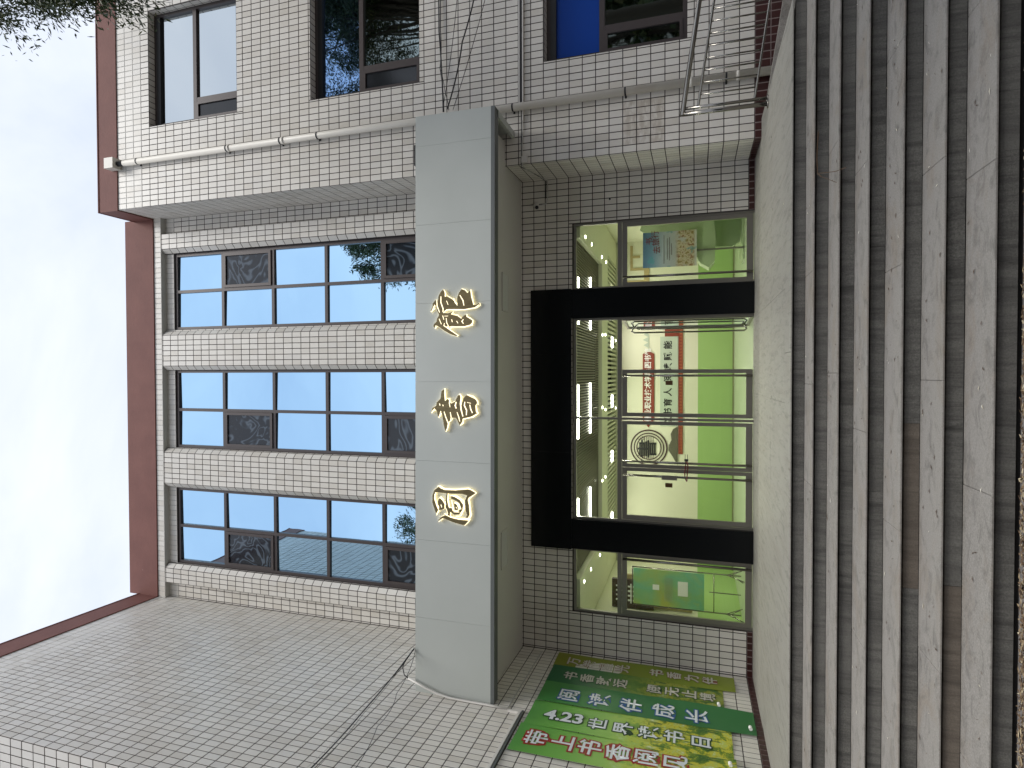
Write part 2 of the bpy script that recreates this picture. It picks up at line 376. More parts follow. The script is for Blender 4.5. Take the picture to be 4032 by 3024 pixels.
for fr, a, b, p in ((F0, BX0, -4.0, w0), (F0, 2.5, BXR, w0), (FL, 0, LL, wl), (FRR, 0, RL, wrr), (FRF, 0, 6.4, wrf), (FLF, 0, 3.92, wlf)):
    mb = MB(); mb.quad(fr(a, GZ - .05, .001), fr(b, GZ - .05, .001), fr(b, Z0 - .003, .001), fr(a, Z0 - .003, .001)); mb.obj('skirting_bed', 'maroon_g', p)

# piers between the tall windows, with chamfered edges
PY = -.12; PZ0, PZ1 = 4.72, 11.51
def pier(x0, x1, cl, cr_):
    poly = []; 
    poly += [(x0 - (.085 if cl else 0), .10), (x0 - (.085 if cl else 0), -.035 if cl else .0)]
    if cl: poly += [(x0, PY)]
    else: poly += [(x0, PY)]
    poly += [(x1, PY)]
    poly += [(x1 + (.085 if cr_ else 0), -.035 if cr_ else .0), (x1 + (.085 if cr_ else 0), .10)]
    o = MB().prism([(p[0], p[1]) for p in poly], PZ0, PZ1).obj('pier', ('grout',), bld)
    fr = Frame((x0, PY, 0), (1, 0, 0)); nt_ = round((x1 - x0) / TW)
    tile_rect(fr, 0, x1 - x0, PZ0, PZ1, o, tw=(x1 - x0) / nt_)
    if cl:
        d = V((.085, PY + .035, 0)); fr = Frame((x0 - .085, -.035, 0), d); tile_rect(fr, 0, d.length, PZ0, PZ1, o, tw=d.length)
    else:
        fr = Frame((x0, 0, 0), (0, -1, 0)); tile_rect(fr, 0, .12, PZ0, PZ1, o, tw=.12)
    if cr_:
        d = V((.085, -.035 - PY, 0)); fr = Frame((x1, PY, 0), d); tile_rect(fr, 0, d.length, PZ0, PZ1, o, tw=d.length)
    else:
        fr = Frame((x1, PY, 0), (0, 1, 0)); tile_rect(fr, 0, .12, PZ0, PZ1, o, tw=.12)
pier(-4.367, -4.065, False, True); pier(-2.275, -1.63, True, True); pier(.178, .82, True, True); pier(2.61, 2.925, True, False)
beam = box('beam', 'grout_l', BX0, BXR, PY, .0, PZ1, 11.70, bld)
tile_rect(Frame((0, PY, 0), (1, 0, 0)), BX0, BXR, 11.51, 11.70, beam, tph=11.505, th=.195)
# red parapets
pc = box('parapet', 'red', BX0 + .02, BXR - .02, -.145, .35, 11.70, 12.46, bld); pc['label'] = 'tall middle red parapet over the window bays'
mb = MB(); e = .022
P = [(3.242 - e, -.906 - e), (9.7, -.906 - e), (9.7, 1.2), (BXR - e, 1.2)]; mb.prism(P, 11.70, 12.18); mb.obj('parapet', 'red', bld)
P = [(-9, -4.588 - e), (-4.578 + e, -4.588 - e), (-4.709 + e, .0), (-4.709 + e, 1.2), (-9, 1.2)]; mb = MB(); mb.prism(P, 11.70, 12.2); mb.obj('parapet', 'red', bld)
for P, z in (([(3.242 - e - .01, -.906 - e - .012), (9.7, -.906 - e - .012), (9.7, 1.25), (BXR - e - .01, 1.25)], 12.18), ([(-9, -4.588 - e - .01), (-4.578 + e + .01, -4.588 - e - .01), (-4.709 + e + .01, .0), (-4.709 + e + .01, 1.2), (-9, 1.2)], 12.2)):
    MB().prism(P, z, z + .02).obj('coping', 'red', bld)
# solid bodies behind the facades (roof, outer sides)
MB().prism([(3.34, -.84), (9.6, -.84), (9.6, 8), (3.34, 8)], 11.60, 11.68).obj('roof_slab', 'grout_l', bld)
MB().prism([(-8.9, -4.5), (-4.66, -4.5), (-4.76, 8), (-8.9, 8)], 11.60, 11.68).obj('roof_slab', 'grout_l', bld)
box('roof_slab', 'grout_l', -4.69, 3.25, .36, 8, 11.60, 11.68, bld)
box('outer_wall', 'grout_l', 9.642, 9.70, -.9, 8, GZ - .1, 11.60, bld)
box('outer_wall', 'grout_l', -8.56, -8.50, -4.58, 8, GZ - .1, 11.60, bld)
box('outer_wall', 'grout_l', -8.5, 9.64, 8.0, 8.06, GZ - .1, 11.60, bld)

# ------------------------------------------------------------ tall windows over the entrance
TR = [10.072, 8.846, 7.622, 6.412, 5.2]
def framebars(mb, x0, x1, z0, z1, y0, y1, w_):
    mb.box(x0, x1, y0, y1, z1 - w_, z1); mb.box(x0, x1, y0, y1, z0, z0 + w_)
    mb.box(x0, x0 + w_, y0, y1, z0 + w_, z1 - w_); mb.box(x1 - w_, x1, y0, y1, z0 + w_, z1 - w_)
for wi, ((a, b), opens) in enumerate(zip(WIN, ('L', 'L', 'R'))):
    mid = (-3.185, -.737, 1.733)[wi]
    mb = MB(); framebars(mb, a, b, 5.0, 11.298, .03, .10, .055)
    mb.box(mid - .03, mid + .03, .032, .098, 5.055, 11.243)
    zs = [11.30] + TR + [5.0]
    for z in TR:
        mb.box(a + .055, mid - .03, .034, .096, z - .032, z + .032); mb.box(mid + .03, b - .055, .034, .096, z - .032, z + .032)
    wo_ = mb.obj('window', 'frame', bld)
    wo_['label'] = ('left tall window bay that mirrors the tiled wing', 'middle tall window bay', 'right tall window bay that mirrors a tree')[wi]
    for r_ in range(6):
        for c_ in (0, 1):
            x0, x1 = (a + .055, mid - .03) if c_ == 0 else (mid + .03, b - .055)
            z1_, z0_ = zs[r_] - (.057 if r_ == 0 else .032), zs[r_ + 1] + (.055 if r_ == 5 else .032)
            if r_ in (1, 4) and ((c_ == 0) == (opens == 'L')):
                s = MB(); framebars(s, x0 + .003, x1 - .003, z0_ + .003, z1_ - .003, .012, .06, .055); s.obj('casement', 'frame', wo_)
                MB().box(x0 + .05, x1 - .05, .040, .046, z0_ + .05, z1_ - .05).obj('pane', 'ripple', wo_)
            else:
                t_ = (random.random() - .5) * .014
                q = MB(); q.quad((x0 - .01, .07 + t_, z0_ - .01), (x1 + .01, .07 - t_, z0_ - .01), (x1 + .01, .07 - t_, z1_ + .01), (x0 - .01, .07 + t_, z1_ + .01))
                q.obj('pane', 'blue_glass', wo_)
    box('head_void', 'void', a, b, .10, .128, 5.0, 11.3, wo_)

# ------------------------------------------------------------ windows of the right block
for wi, (a, b, c, d) in enumerate(RW):
    y0, y1 = -.756 - .02, -.756 + .06
    tr = (2.215, 6.33, 9.91)[wi]; mull = (5.18, 5.215, 5.19)[wi]
    mb = MB(); framebars(mb, a, b, c, d, y0, y1, .06)
    mb.box(a + .06, b - .06, y0 + .004, y1 - .004, tr - .04, tr + .04)
    mb.box(mull - .045, mull + .045, y0 + .006, y1 - .006, c + .06, tr - .04)
    wo_ = mb.obj('window', 'frame', bld)
    wo_['label'] = ('ground floor window of the right block with blue filmed upper pane', 'middle floor window of the right block', 'top floor window of the right block')[wi]
    yy = -.73
    box('head_shade_box', 'black', a + .06, b - .06, y0 - .002, y1, d - .15, d - .06, wo_); box('jamb_shade_strip', 'black', a + .06, a + .085, y0 + .004, y1, tr + .04, d - .15, wo_)  # black strips paint the deep shade at frame head and jamb
    up = ('blue_film', 'deep_blue_glass', 'grey_glass')[wi]; lo = ('dark_glass', 'dark_glass', 'grey_glass')[wi]
    box('pane', up, a + .05, b - .05, yy, yy + .006, tr + .03, d - .05, wo_)
    lf = MB(); framebars(lf, a + .06, mull - .045, c + .06, tr - .04, y0 - .012, y0 + .03, .045); lf.obj('casement', 'frame', wo_)
    box('pane', 'dark_glass' if wi == 0 else 'dark_pane', a + .1, mull - .08, yy - .03, yy - .024, c + .1, tr - .08, wo_)
    box('pane', lo, mull + .04, b - .05, yy, yy + .006, c + .05, tr - .035, wo_)
    box('room_void', 'void', a, b, -.69, -.66, c, d, wo_)

# ------------------------------------------------------------ canopy
FC = Frame((-4.655, -1.97, 0), (8.405, .10, 0)); FCL = 8.4056
def fs(x): return (x + 4.655) / FC.e.x
mb = MB(); mb.box(0, FCL, 3.60, 4.74, -.12, -.018, lambda s, t, d: FC(s, t, d)); mb.quad(FC(0, 4.72, -.02), FC(FCL, 4.72, -.02), V((3.75, -.91, 4.72)), V((-4.71, .0, 4.72)))
canopy = mb.obj('canopy', 'fascia', bld)
seams = [-4.655, -3.558, -2.419, -1.262, -.111, 1.025, 2.165, 3.308, 3.749]
for i, (a, b) in enumerate(zip(seams, seams[1:])):
    q = MB(); q.rv = random.random(); t_ = (random.random() - .5) * .006
    q.box(fs(a) + .0012, fs(b) - .0012, 3.60, 4.765, -.018, .0, lambda s, t, d: FC(s, t, d + t_ * (1 if (t > 4) else -1) * .3)); q.obj('fascia_panel', 'fascia', canopy)
MB().box(0, FCL, 3.545, 3.60, -.155, .0, lambda s, t, d: FC(s, t, d)).obj('trim', 'trim', canopy)
# open right end: side rim and dark void over the soffit edge
mb = MB(); mb.box(3.66, 3.75, -1.76, -.912, 3.545, 3.60); mb.obj('trim', 'fascia', canopy)
mb = MB(); mb.box(3.735, 3.75, -1.76, -.912, 3.60, 4.70); mb.obj('side_panel', 'fascia', canopy)
mb = MB()
mb.quad((-4.655, -1.83, 3.705), (-4.709, 0, 3.705), (3.27, 0, 3.705), (3.242, -.912, 3.705)); mb.quad((-4.655, -1.83, 3.705), (3.242, -.912, 3.705), (3.62, -.912, 3.705), (3.58, -1.73, 3.705))
mb.quad((3.58, -1.73, 3.705), (3.62, -.912, 3.705), (3.62, -.912, 3.95), (3.58, -1.73, 3.95))
mb.obj('soffit', 'soffit', canopy)
mb = MB(); mb.quad((3.4, -1.75, 4.3), (3.4, -.912, 4.3), (3.73, -.912, 4.3), (3.73, -1.75, 4.3)); mb.obj('inner_void', 'void', canopy)
for (xa, xb, ya, yb) in ((.99, 1.545, -1.08, -.82), (-3.0, -2.455, -1.16, -.89)):
    h = box('soffit_hatch', 'hatch', xa, xb, ya, yb, 3.690, 3.703, canopy)
    hb = MB(); framebars_pts = [(xa - .02, xb + .02, ya - .02, ya), (xa - .02, xb + .02, yb, yb + .02), (xa - .02, xa, ya, yb), (xb, xb + .02, ya, yb)]
    for q in framebars_pts: hb.box(*q, 3.686, 3.703)
    hb.obj('hatch_frame', 'soffit', h)

# ------------------------------------------------------------ gold characters on the canopy
KX, KZ = .000653, .000695
G_GUAN = dict(sil=[[(238, 795), (290, 690), (290, 620), (355, 545), (410, 550), (430, 440), (480, 360), (530, 320), (560, 380), (570, 480), (620, 470), (730, 540), (770, 580), (845, 660), (838, 520), (870, 420), (935, 330), (1000, 340), (1070, 420), (1125, 370), (1150, 500), (1190, 680), (1250, 680), (1320, 645), (1335, 690), (1250, 745), (1000, 775), (800, 780), (600, 757), (550, 800), (520, 832), (640, 842), (745, 812), (700, 868), (850, 910), (930, 970), (990, 900), (1045, 885), (1040, 930), (1100, 945), (1175, 1010), (1170, 1060), (1120, 1110), (1000, 1138), (830, 1138), (720, 1130), (655, 1140), (600, 1125), (700, 1230), (850, 1325), (825, 1352), (700, 1310), (560, 1230), (420, 1130), (390, 1110), (340, 1165), (305, 1120), (330, 1060), (380, 1020), (385, 960), (435, 885), (430, 860), (390, 780), (365, 680), (330, 640), (260, 790)]],
    inl=[[(385, 540), (395, 680), (450, 820), 38], [(480, 470), (478, 600), (530, 745), (525, 815), 38], [(550, 330), (582, 400), (572, 475), 32], [(625, 460), (730, 528), 24], [(760, 520), (795, 610), (845, 680), 34], [(605, 570), (640, 660), 28], [(900, 460), (970, 580), (990, 690), 38], [(940, 322), (1020, 350), (1065, 410), 32], [(1140, 350), (1160, 500), (1205, 670), 40], [(570, 788), (650, 765), (1000, 780), (1230, 748), (1320, 685), 32], [(250, 800), (345, 730), 28],
         [(520, 890), (545, 980), 32], [(560, 905), (640, 905), 24], [(440, 960), (490, 1080), 32], [(600, 950), (610, 1050), (655, 1140), 30], [(560, 1060), (545, 1110), (700, 1220), (870, 1340), 32], [(720, 980), (735, 1040), 36], [(830, 1020), (860, 1070), 32], [(980, 990), (945, 1030), (980, 1080), 40], [(720, 860), (850, 890), (930, 965), 28], [(1050, 880), (1060, 930), (1185, 1010), (1175, 1115), (1000, 1155), (740, 1145), (685, 1180), 32], [(372, 1100), (352, 1178), 28]])
G_SHU = dict(sil=[[(258, 820), (290, 700), (370, 655), (385, 580), (470, 490), (490, 330), (555, 285), (560, 400), (580, 540), (620, 500), (650, 520), (700, 600), (790, 560), (850, 430), (900, 400), (915, 480), (905, 560), (930, 640), (985, 470), (1050, 410), (1150, 460), (1250, 500), (1280, 580), (1238, 640), (1250, 780), (1290, 800), (1150, 880), (960, 930), (955, 990), (900, 1075), (870, 1020), (820, 920), (730, 910), (700, 970), (650, 1000), (640, 1080), (620, 1140), (580, 1220), (540, 1060), (510, 860), (490, 800), (450, 870), (412, 905), (385, 770), (330, 712), (275, 780)]],
    inl=[[(570, 270), (572, 400), (580, 540), 46], [(450, 605), (460, 650), 42], [(522, 628), (532, 662), 36], [(625, 490), (680, 485), (668, 590), (685, 680), 32], [(720, 592), (800, 545), 18], [(822, 565), (800, 640), (820, 710), 50], [(892, 390), (938, 440), (915, 600), (932, 740), (970, 880), 46], [(1012, 560), (1000, 640), (1050, 740), (1045, 850), 42], [(1120, 620), (1140, 720), (1178, 800), 40], [(1060, 572), (1145, 590), 24], [(840, 790), (880, 900), (900, 990), 32], [(690, 790), (710, 900), (695, 995), 32], [(552, 780), (590, 900), (648, 1040), (630, 1140), (595, 1218), 36], [(480, 770), (462, 850), (438, 915), 36], [(272, 818), (318, 750), (368, 752), 32], [(1070, 402), (1200, 440), (1288, 540), (1305, 620), 30], [(1262, 650), (1278, 760), (1305, 800), (1200, 885), (970, 940), (980, 1020), (912, 1078), 32]])
G_TU = dict(sil=[[(330, 400), (430, 325), (470, 360), (560, 390), (800, 385), (1080, 345), (1180, 370), (1255, 425), (1100, 520), (1072, 575), (1100, 700), (1115, 900), (1072, 970), (1030, 962), (1060, 900), (1022, 780), (1012, 590), (1060, 480), (950, 455), (700, 465), (520, 460), (385, 452), (330, 500), (325, 600), (380, 760), (420, 840), (372, 930), (335, 830), (285, 680), (288, 520)],
                 [(412, 1082), (480, 990), (580, 940), (700, 990), (880, 1020), (1110, 1020), (1060, 1090), (992, 1135), (800, 1100), (640, 1050), (530, 1010)],
                 [(412, 640), (450, 572), (505, 615), (560, 700), (562, 800), (500, 835), (428, 835), (445, 770), (412, 720)],
                 [(605, 462), (632, 470), (618, 600), (640, 720), (690, 860), (675, 962), (648, 950), (600, 860), (580, 740), (590, 600)],
                 [(700, 560), (720, 512), (800, 535), (900, 590), (975, 690), (960, 800), (890, 905), (790, 920), (700, 870), (660, 780), (720, 770), (745, 840), (850, 850), (905, 790), (905, 700), (850, 630), (760, 590)],
                 [(770, 665), (830, 690), (872, 780), (850, 815), (790, 810), (780, 740)]],
    inl=[[(400, 318), (450, 300), (560, 358), (800, 362), (1100, 322), (1262, 412), (1112, 545), (1132, 760), (1152, 900), (1110, 985), (870, 1003), (705, 965), 32], [(362, 455), (342, 560), (380, 700), (430, 792), 36], [(432, 585), (480, 542), (548, 610), 30], [(482, 715), (500, 775), 40], [(445, 852), (382, 958), 26], [(650, 490), (642, 600), (672, 740), 34], [(580, 640), (592, 720), 26], [(600, 790), (635, 910), 28], [(560, 905), (640, 945), 24], [(690, 500), (850, 508), (985, 600), (1005, 760), (925, 930), (820, 955), 28], [(718, 600), (762, 800), 36], [(800, 645), (880, 665), (930, 790), 38], [(770, 855), (890, 852), 34], [(815, 745), (845, 778), 28], [(430, 1102), (522, 1030), 28], [(1130, 992), (1012, 1138), 24]])
def glyph(g, cx, label):
    s0 = fs(cx); T = thing('sign_character', label, 'sign', FC(s0, 4.10, 0), 'gold characters on the canopy')
    def loc(p, d): return FC(s0 - (p[1] - 830) * KX, 4.10 - (p[0] - 830) * KZ, d) - T.location
    def pris(mb, pts, d0, d1):
        n = len(pts); A = sum(pts[i][0] * pts[(i + 1) % n][1] - pts[(i + 1) % n][0] * pts[i][1] for i in range(n))
        if A > 0: pts = pts[::-1]
        mb.ngon([loc(p, d1) for p in pts])
        for i in range(n): a, b = pts[i], pts[(i + 1) % n]; mb.quad(loc(a, d0), loc(b, d0), loc(b, d1), loc(a, d1))
    def offset(pts, o):
        n = len(pts); A = sum(pts[i][0] * pts[(i + 1) % n][1] - pts[(i + 1) % n][0] * pts[i][1] for i in range(n)); sg = 1 if A > 0 else -1
        out = []
        for i in range(n):
            p0, p1, p2 = V(pts[i - 1]), V(pts[i]), V(pts[(i + 1) % n]); d1 = (p1 - p0).normalized(); d2 = (p2 - p1).normalized()
            nn = V((d1.y + d2.y, -d1.x - d2.x)); nn = nn.normalized() if nn.length > .3 else V((d1.y, -d1.x)); out.append(tuple(p1 + nn * o * sg))
        return out
    back = MB(); face = MB()
    for k, pl in enumerate(g['sil']):
        pris(back, offset(pl, 4.5), .002, .030 + k * .0004); pris(face, pl, .030, .036 + k * .0004)
    face.obj('face', 'gold', T); back.obj('lit_edge', 'lit', T)
    st = MB()
    for k, s in enumerate(g['inl']):
        w_ = s[-1] * .27; P_ = [V(p) for p in s[:-1]]; le = []; ri = []
        for i, p in enumerate(P_):
            d = (P_[min(i + 1, len(P_) - 1)] - P_[max(i - 1, 0)]).normalized(); nn = V((d.y, -d.x)); ww = w_ * (.72 if i in (0, len(P_) - 1) else 1)
            le.append(tuple(p + nn * ww)); ri.append(tuple(p - nn * ww))
        pris(st, le + ri[::-1], .03, .0395 + k * .00015)
    st.obj('lit_edge', 'lit', T); return T
glyph(G_TU, -1.956 * .9975, 'gold backlit character for picture, leftmost of the three on the grey canopy')
glyph(G_SHU, -.572, 'gold backlit character for book, in the middle of the three on the grey canopy')
glyph(G_GUAN, .876, 'gold backlit character for hall, rightmost of the three on the grey canopy')

# ------------------------------------------------------------ entrance: granite surround and doors
for a, b in ((-2.93, -2.437), (.918, 1.40)):
    ps = MB().box(a, b, -.045, .13, 0, 1.39).obj('door_surround', 'granite_b', bld); MB().box(a, b, -.0435, .13, 1.3905, 2.83).obj('granite_slab', 'granite_b', ps)
for a, b in ((-2.945, -1.32), (-1.317, .32), (.323, 1.412)): box('lintel_slab', 'granite_b', a, b, -.05, -.001, 2.835, 3.532, ps)
DY0, DY1 = .035, .085
ent = MB()
ZT = 2.805
def bx(x0, x1, z0, z1, y0=DY0, y1=DY1, mb=None): (mb or ent).box(x0, x1, y0, y1, z0, z1)
for a, b in ((-4.0, -2.93), (-2.437, .918), (1.40, 2.50)):
    bx(a, a + .035, 0, ZT); bx(b - .035, b, 0, ZT); bx(a + .035, b - .035, ZT - .04, ZT); bx(a + .035, b - .035, 2.01, 2.078)
bx(-.758, -.722, 0, 2.01); bx(-.758, -.722, 2.078, ZT - .04)
dfr = ent.obj('door_frame', 'sframe', bld)
for a, b in ((-3.97, -2.96), (-2.41, -.755), (-.725, .89), (1.43, 2.47)):
    q = MB(); q.quad((a, .06, 2.07), (b, .06, 2.07), (b, .06, 2.77), (a, .06, 2.77)); q.obj('pane', 'dglass', dfr)
def handle(x, z0, z1, y, parent, sg=-1, r=.019, both=False):
    h = MB()
    for s in ((1, -1) if both else (sg,)):
        yy = y + s * .07
        h.tube([(x, y, z0 + .06), (x, yy - s * .02, z0 + .06), (x, yy, z0 + .03), (x, yy, z0)][:2] + [(x, yy, z0 + .06)], .011, 8)
        h.tube([(x, y, z1 - .06), (x, yy, z1 - .06)], .011, 8); h.tube([(x, yy, z0), (x, yy, z1)], r, 10)
    return h.obj('handle', 'steel', parent, smooth=True)
def leaf(x0, x1, hx, sw=(.055, .055), label=None):
    l = MB(); l.box(x0, x0 + sw[0], .04, .08, .012, 2.003); l.box(x1 - sw[1], x1, .04, .08, .012, 2.003)
    l.box(x0 + sw[0], x1 - sw[1], .04, .08, 1.925, 2.003); l.box(x0 + sw[0], x1 - sw[1], .04, .08, .012, .108)
    o = l.obj('door', 'sframe', bld)
    if label: o['label'] = label
    q = MB(); q.quad((x0 + .05, .06, .1), (x1 - .05, .06, .1), (x1 - .05, .06, 1.93), (x0 + .05, .06, 1.93)); q.obj('pane', 'dglass', o)
    handle(hx, .02, 1.985, .045, o); return o
leaf(1.437, 2.462, 1.56, (.05, .068)); leaf(-3.962, -2.968, -3.035, (.068, .05))
dB = leaf(-.70, .064, -.035, (.06, .06)); dC = leaf(-1.532, -.778, -1.425, (.055, .055)); dD = leaf(-2.395, -1.54, -1.652, (.075, .055))
for o, xx in ((dB, -.151), (dD, -1.80)):
    box('sign_plate', 'plate', xx - .035, xx + .035, .050, .055, 1.205, 1.315, o)
box('lock_box', 'sframe', -1.70, -1.63, -.045, -.02, 1.13, 1.37, dD)
# open leaf seen nearly edge-on
ang = math.atan2(.70, -.085); oe = V((math.cos(ang), math.sin(ang), 0)); on = V((-oe.y, oe.x, 0)); o0 = V((.885, .07, 0))
def OL(a, b, c): return o0 + oe * a + on * b + V((0, 0, c))
l = MB(); fr_ = lambda a, b, c: OL(a, b, c)
l.box(0, .04, -.018, .018, .012, 2.0, fr_); l.box(.70, .74, -.018, .018, .012, 2.0, fr_); l.box(.04, .70, -.018, .018, 1.96, 2.0, fr_); l.box(.04, .70, -.018, .018, .012, .05, fr_)
dA = l.obj('door', 'sframe', bld); dA['label'] = 'glass door leaf standing open into the lobby'
q = MB(); q.quad(OL(.03, 0, .04), OL(.71, 0, .04), OL(.71, 0, 1.97), OL(.03, 0, 1.97)); q.obj('pane', 'dglass', dA)
hz = [.10, .06, .04, .06]; h = MB()
h.tube([OL(.66, .0, .10), OL(.66, .07, .05), OL(.66, .10, .09), OL(.66, .10, .3), OL(.66, .10, 1.8), OL(.66, .10, 1.87), OL(.66, .07, 1.92), OL(.66, .0, 1.88)], .015, 8)
h.tube([OL(.61, .0, .12), OL(.61, .045, .1), OL(.61, .05, .3), OL(.61, .05, 1.8), OL(.61, .0, 1.86)], .013, 8); h.obj('handle', 'steel', dA, smooth=True)
# red bicycle lock round the middle pair of handles
lk = thing('bike_lock', 'red cable bicycle lock looped around the two middle door handles', 'lock', (-1.54, -.03, .99))
h = MB(); pts = []
for i in range(25):
    a = 2 * math.pi * i / 24; pts.append((.165 * math.cos(a) * (1.0 if abs(math.cos(a)) < .8 else 1), -.012 + .028 * math.sin(a), .02 * math.sin(a) + .006 * math.cos(3 * a)))
h.tube(pts, .009, 8, False); h.obj('cable', M('lock_red', (.16, .02, .02), .4).m, lk, smooth=True)
box('lock_body', 'rubber', .15, .185, -.035, .005, -.03, .03, lk)
MB().box(.18, .26, -.02, -.012, -.022, -.014).box(.18, .26, -.02, -.012, .014, .022).obj('key', 'rubber', lk)

# ------------------------------------------------------------ lobby interior
IX0, IX1, IY1, IZ = -4.62, 3.2, 4.9, 2.93
mb = MB(); mb.quad((IX0, .13, 0), (IX1, .13, 0), (IX1, IY1, 0), (IX0, IY1, 0)); mb.obj('lobby_floor', 'ifloor', bld)
bw = MB(); bw.cur = 0; bw.quad((IX0, IY1, .80), (IX1, IY1, .80), (IX1, IY1, 3.1), (IX0, IY1, 3.1)); bw.cur = 1; bw.quad((IX0, IY1, 0), (IX1, IY1, 0), (IX1, IY1, .80), (IX0, IY1, .80))
bw.cur = 0
for x in (IX0, IX1):
    bw.quad((x, .13, .80), (x, IY1, .80), (x, IY1, 3.1), (x, .13, 3.1)); bw.cur = 1; bw.quad((x, .13, 0), (x, IY1, 0), (x, IY1, .80), (x, .13, .80)); bw.cur = 0
bw.quad((IX0, .132, 2.83), (IX1, .132, 2.83), (IX1, .132, 3.1), (IX0, .132, 3.1)); bw.quad((IX0, .13, 3.1), (IX1, .13, 3.1), (IX1, IY1, 3.1), (IX0, IY1, 3.1))
bw.obj('lobby_wall', ('icream', 'igreen'), bld)
box('lobby_skirting', 'iskirt', IX0, IX1, IY1 - .02, IY1 - .002, .0, .035, bld)
cl = MB(); cl.quad((IX0, .14, 2.86), (IX1, .14, 2.86), (IX1, 2.7, 2.86), (IX0, 2.7, 2.86)); ceil = cl.obj('ceiling', 'idark', bld)
s = MB(); x = -3.45
while x < 2.28: s.box(x, x + .026, .15, 2.59, 2.795, 2.85); x += .05
s.obj('slat', 'islat', ceil, kind='stuff')
cs = MB(); cs.box(IX0, IX1, 2.60, 3.42, 2.72, 2.985); cs.box(2.29, IX1 - .01, .14, 2.598, 2.72, 2.855); cs.box(IX0 + .01, -3.5, .14, 2.598, 2.72, 2.855); cs.obj('ceiling_bulkhead', 'icream', bld)
c2 = MB(); c2.quad((IX0, 3.42, 2.84), (IX1, 3.42, 2.84), (IX1, IY1, 2.84), (IX0, IY1, 2.84)); c2o = c2.obj('ceiling', 'idark', bld)
cs = MB(); cs.box(2.62, IX1 - .01, 3.43, IY1 - .02, 2.72, 2.835); cs.box(IX0 + .01, -3.62, 3.43, IY1 - .02, 2.72, 2.835); cs.obj('ceiling_bulkhead', 'icream', bld)
x = -3.56
sm = MB().box(0, .05, 3.43, IY1 - .03, 2.72, 2.79).mesh('slat', 'islat_l')
while x < 2.56:
    o = bpy.data.objects.new('slat', sm); COL.objects.link(o); o.parent = c2o; o.location.x = x; x += .102
def strip(x0, x1, y, z=2.79, w_=.06, label='', power=8.5, grp='linear lamps on the slatted lobby ceiling'):
    t = thing('strip_lamp', label, 'lamp', ((x0 + x1) / 2, y, z), grp)
    hl = (x1 - x0) / 2; box('diffuser', 'lamp', -hl, hl, -w_ / 2, w_ / 2, -.02, .0, t); box('housing', 'white', -hl - .01, hl + .01, -w_ / 2 - .006, w_ / 2 + .006, .0, .014, t)
    ld = bpy.data.lights.new('lamp_light', 'AREA'); ld.shape = 'RECTANGLE'; ld.size = 2 * hl; ld.size_y = w_; ld.energy = power; ld.color = (1, .99, .86)
    lo = bpy.data.objects.new('lamp_light', ld); COL.objects.link(lo); lo.parent = t; lo.location = (0, 0, -.03)
strip(-0.727, -0.189, 0.278, label='short linear ceiling lamp nearest the glass, right of the middle mullion')
strip(-1.123, -0.755, 0.268, label='short linear ceiling lamp nearest the glass, left of the middle mullion')
strip(-2.738, -2.152, 0.268, label='linear ceiling lamp nearest the glass behind the left black pillar')
strip(0.850, 1.652, 0.306, label='linear ceiling lamp nearest the glass behind the right black pillar')
strip(-1.142, -0.179, 1.514, label='long linear ceiling lamp farther inside, in the middle of the lobby')
strip(-3.021, -2.181, 1.495, label='linear ceiling lamp farther inside on the left half of the lobby')
strip(0.840, 1.841, 1.533, label='linear ceiling lamp farther inside on the right half of the lobby')
for i, (a, b) in enumerate(((.60, .85), (-.78, -.50), (-2.05, -1.8), (-3.45, -3.25), (1.8, 2.0))):
    strip(a, b, 4.05, 2.715, .16, label=('bright rear ceiling panel lamp right of centre', 'bright rear ceiling panel lamp at the centre', 'bright rear ceiling panel lamp left of centre', 'bright rear ceiling panel lamp at the far left', 'bright rear ceiling panel lamp at the far right')[i], power=7, grp='panel lamps in the rear ceiling')
dl = [(.81, 2.62), (.84, 3.05), (-.71, 2.62), (-.78, 3.05), (-2.25, 2.62), (-2.24, 3.05), (2.41, .62), (2.42, 1.3), (2.42, 2.55), (2.42, 3.15), (-3.66, .5), (-3.67, 1.2), (-3.72, 2.3), (-.84, 4.75), (.8, 4.75)]
names = ['right of centre, front of pair', 'right of centre, rear of pair', 'at the centre, front of pair', 'at the centre, rear of pair', 'left of centre, front of pair', 'left of centre, rear of pair', 'on the right side bulkhead, nearest the glass', 'on the right side bulkhead, second from the glass', 'on the right side bulkhead, third from the glass', 'on the right side bulkhead, farthest inside', 'on the left side bulkhead, nearest the glass', 'on the left side bulkhead, second from the glass', 'on the left side bulkhead, farthest inside', 'by the rear wall at the centre', 'by the rear wall right of centre']
dm = None
for (x, y), nm in zip(dl, names):
    if dm is None:
        q = MB(); q.tube([(0, 0, 0), (0, 0, -.008)], .026, 16); dm = q.mesh('downlight', 'lamp')
    o = bpy.data.objects.new('downlight', dm); COL.objects.link(o); o.location = (x, y, 2.716); tag(o, 'round recessed downlight ' + nm, 'lamp', 'downlights in the cream lobby bulkhead')

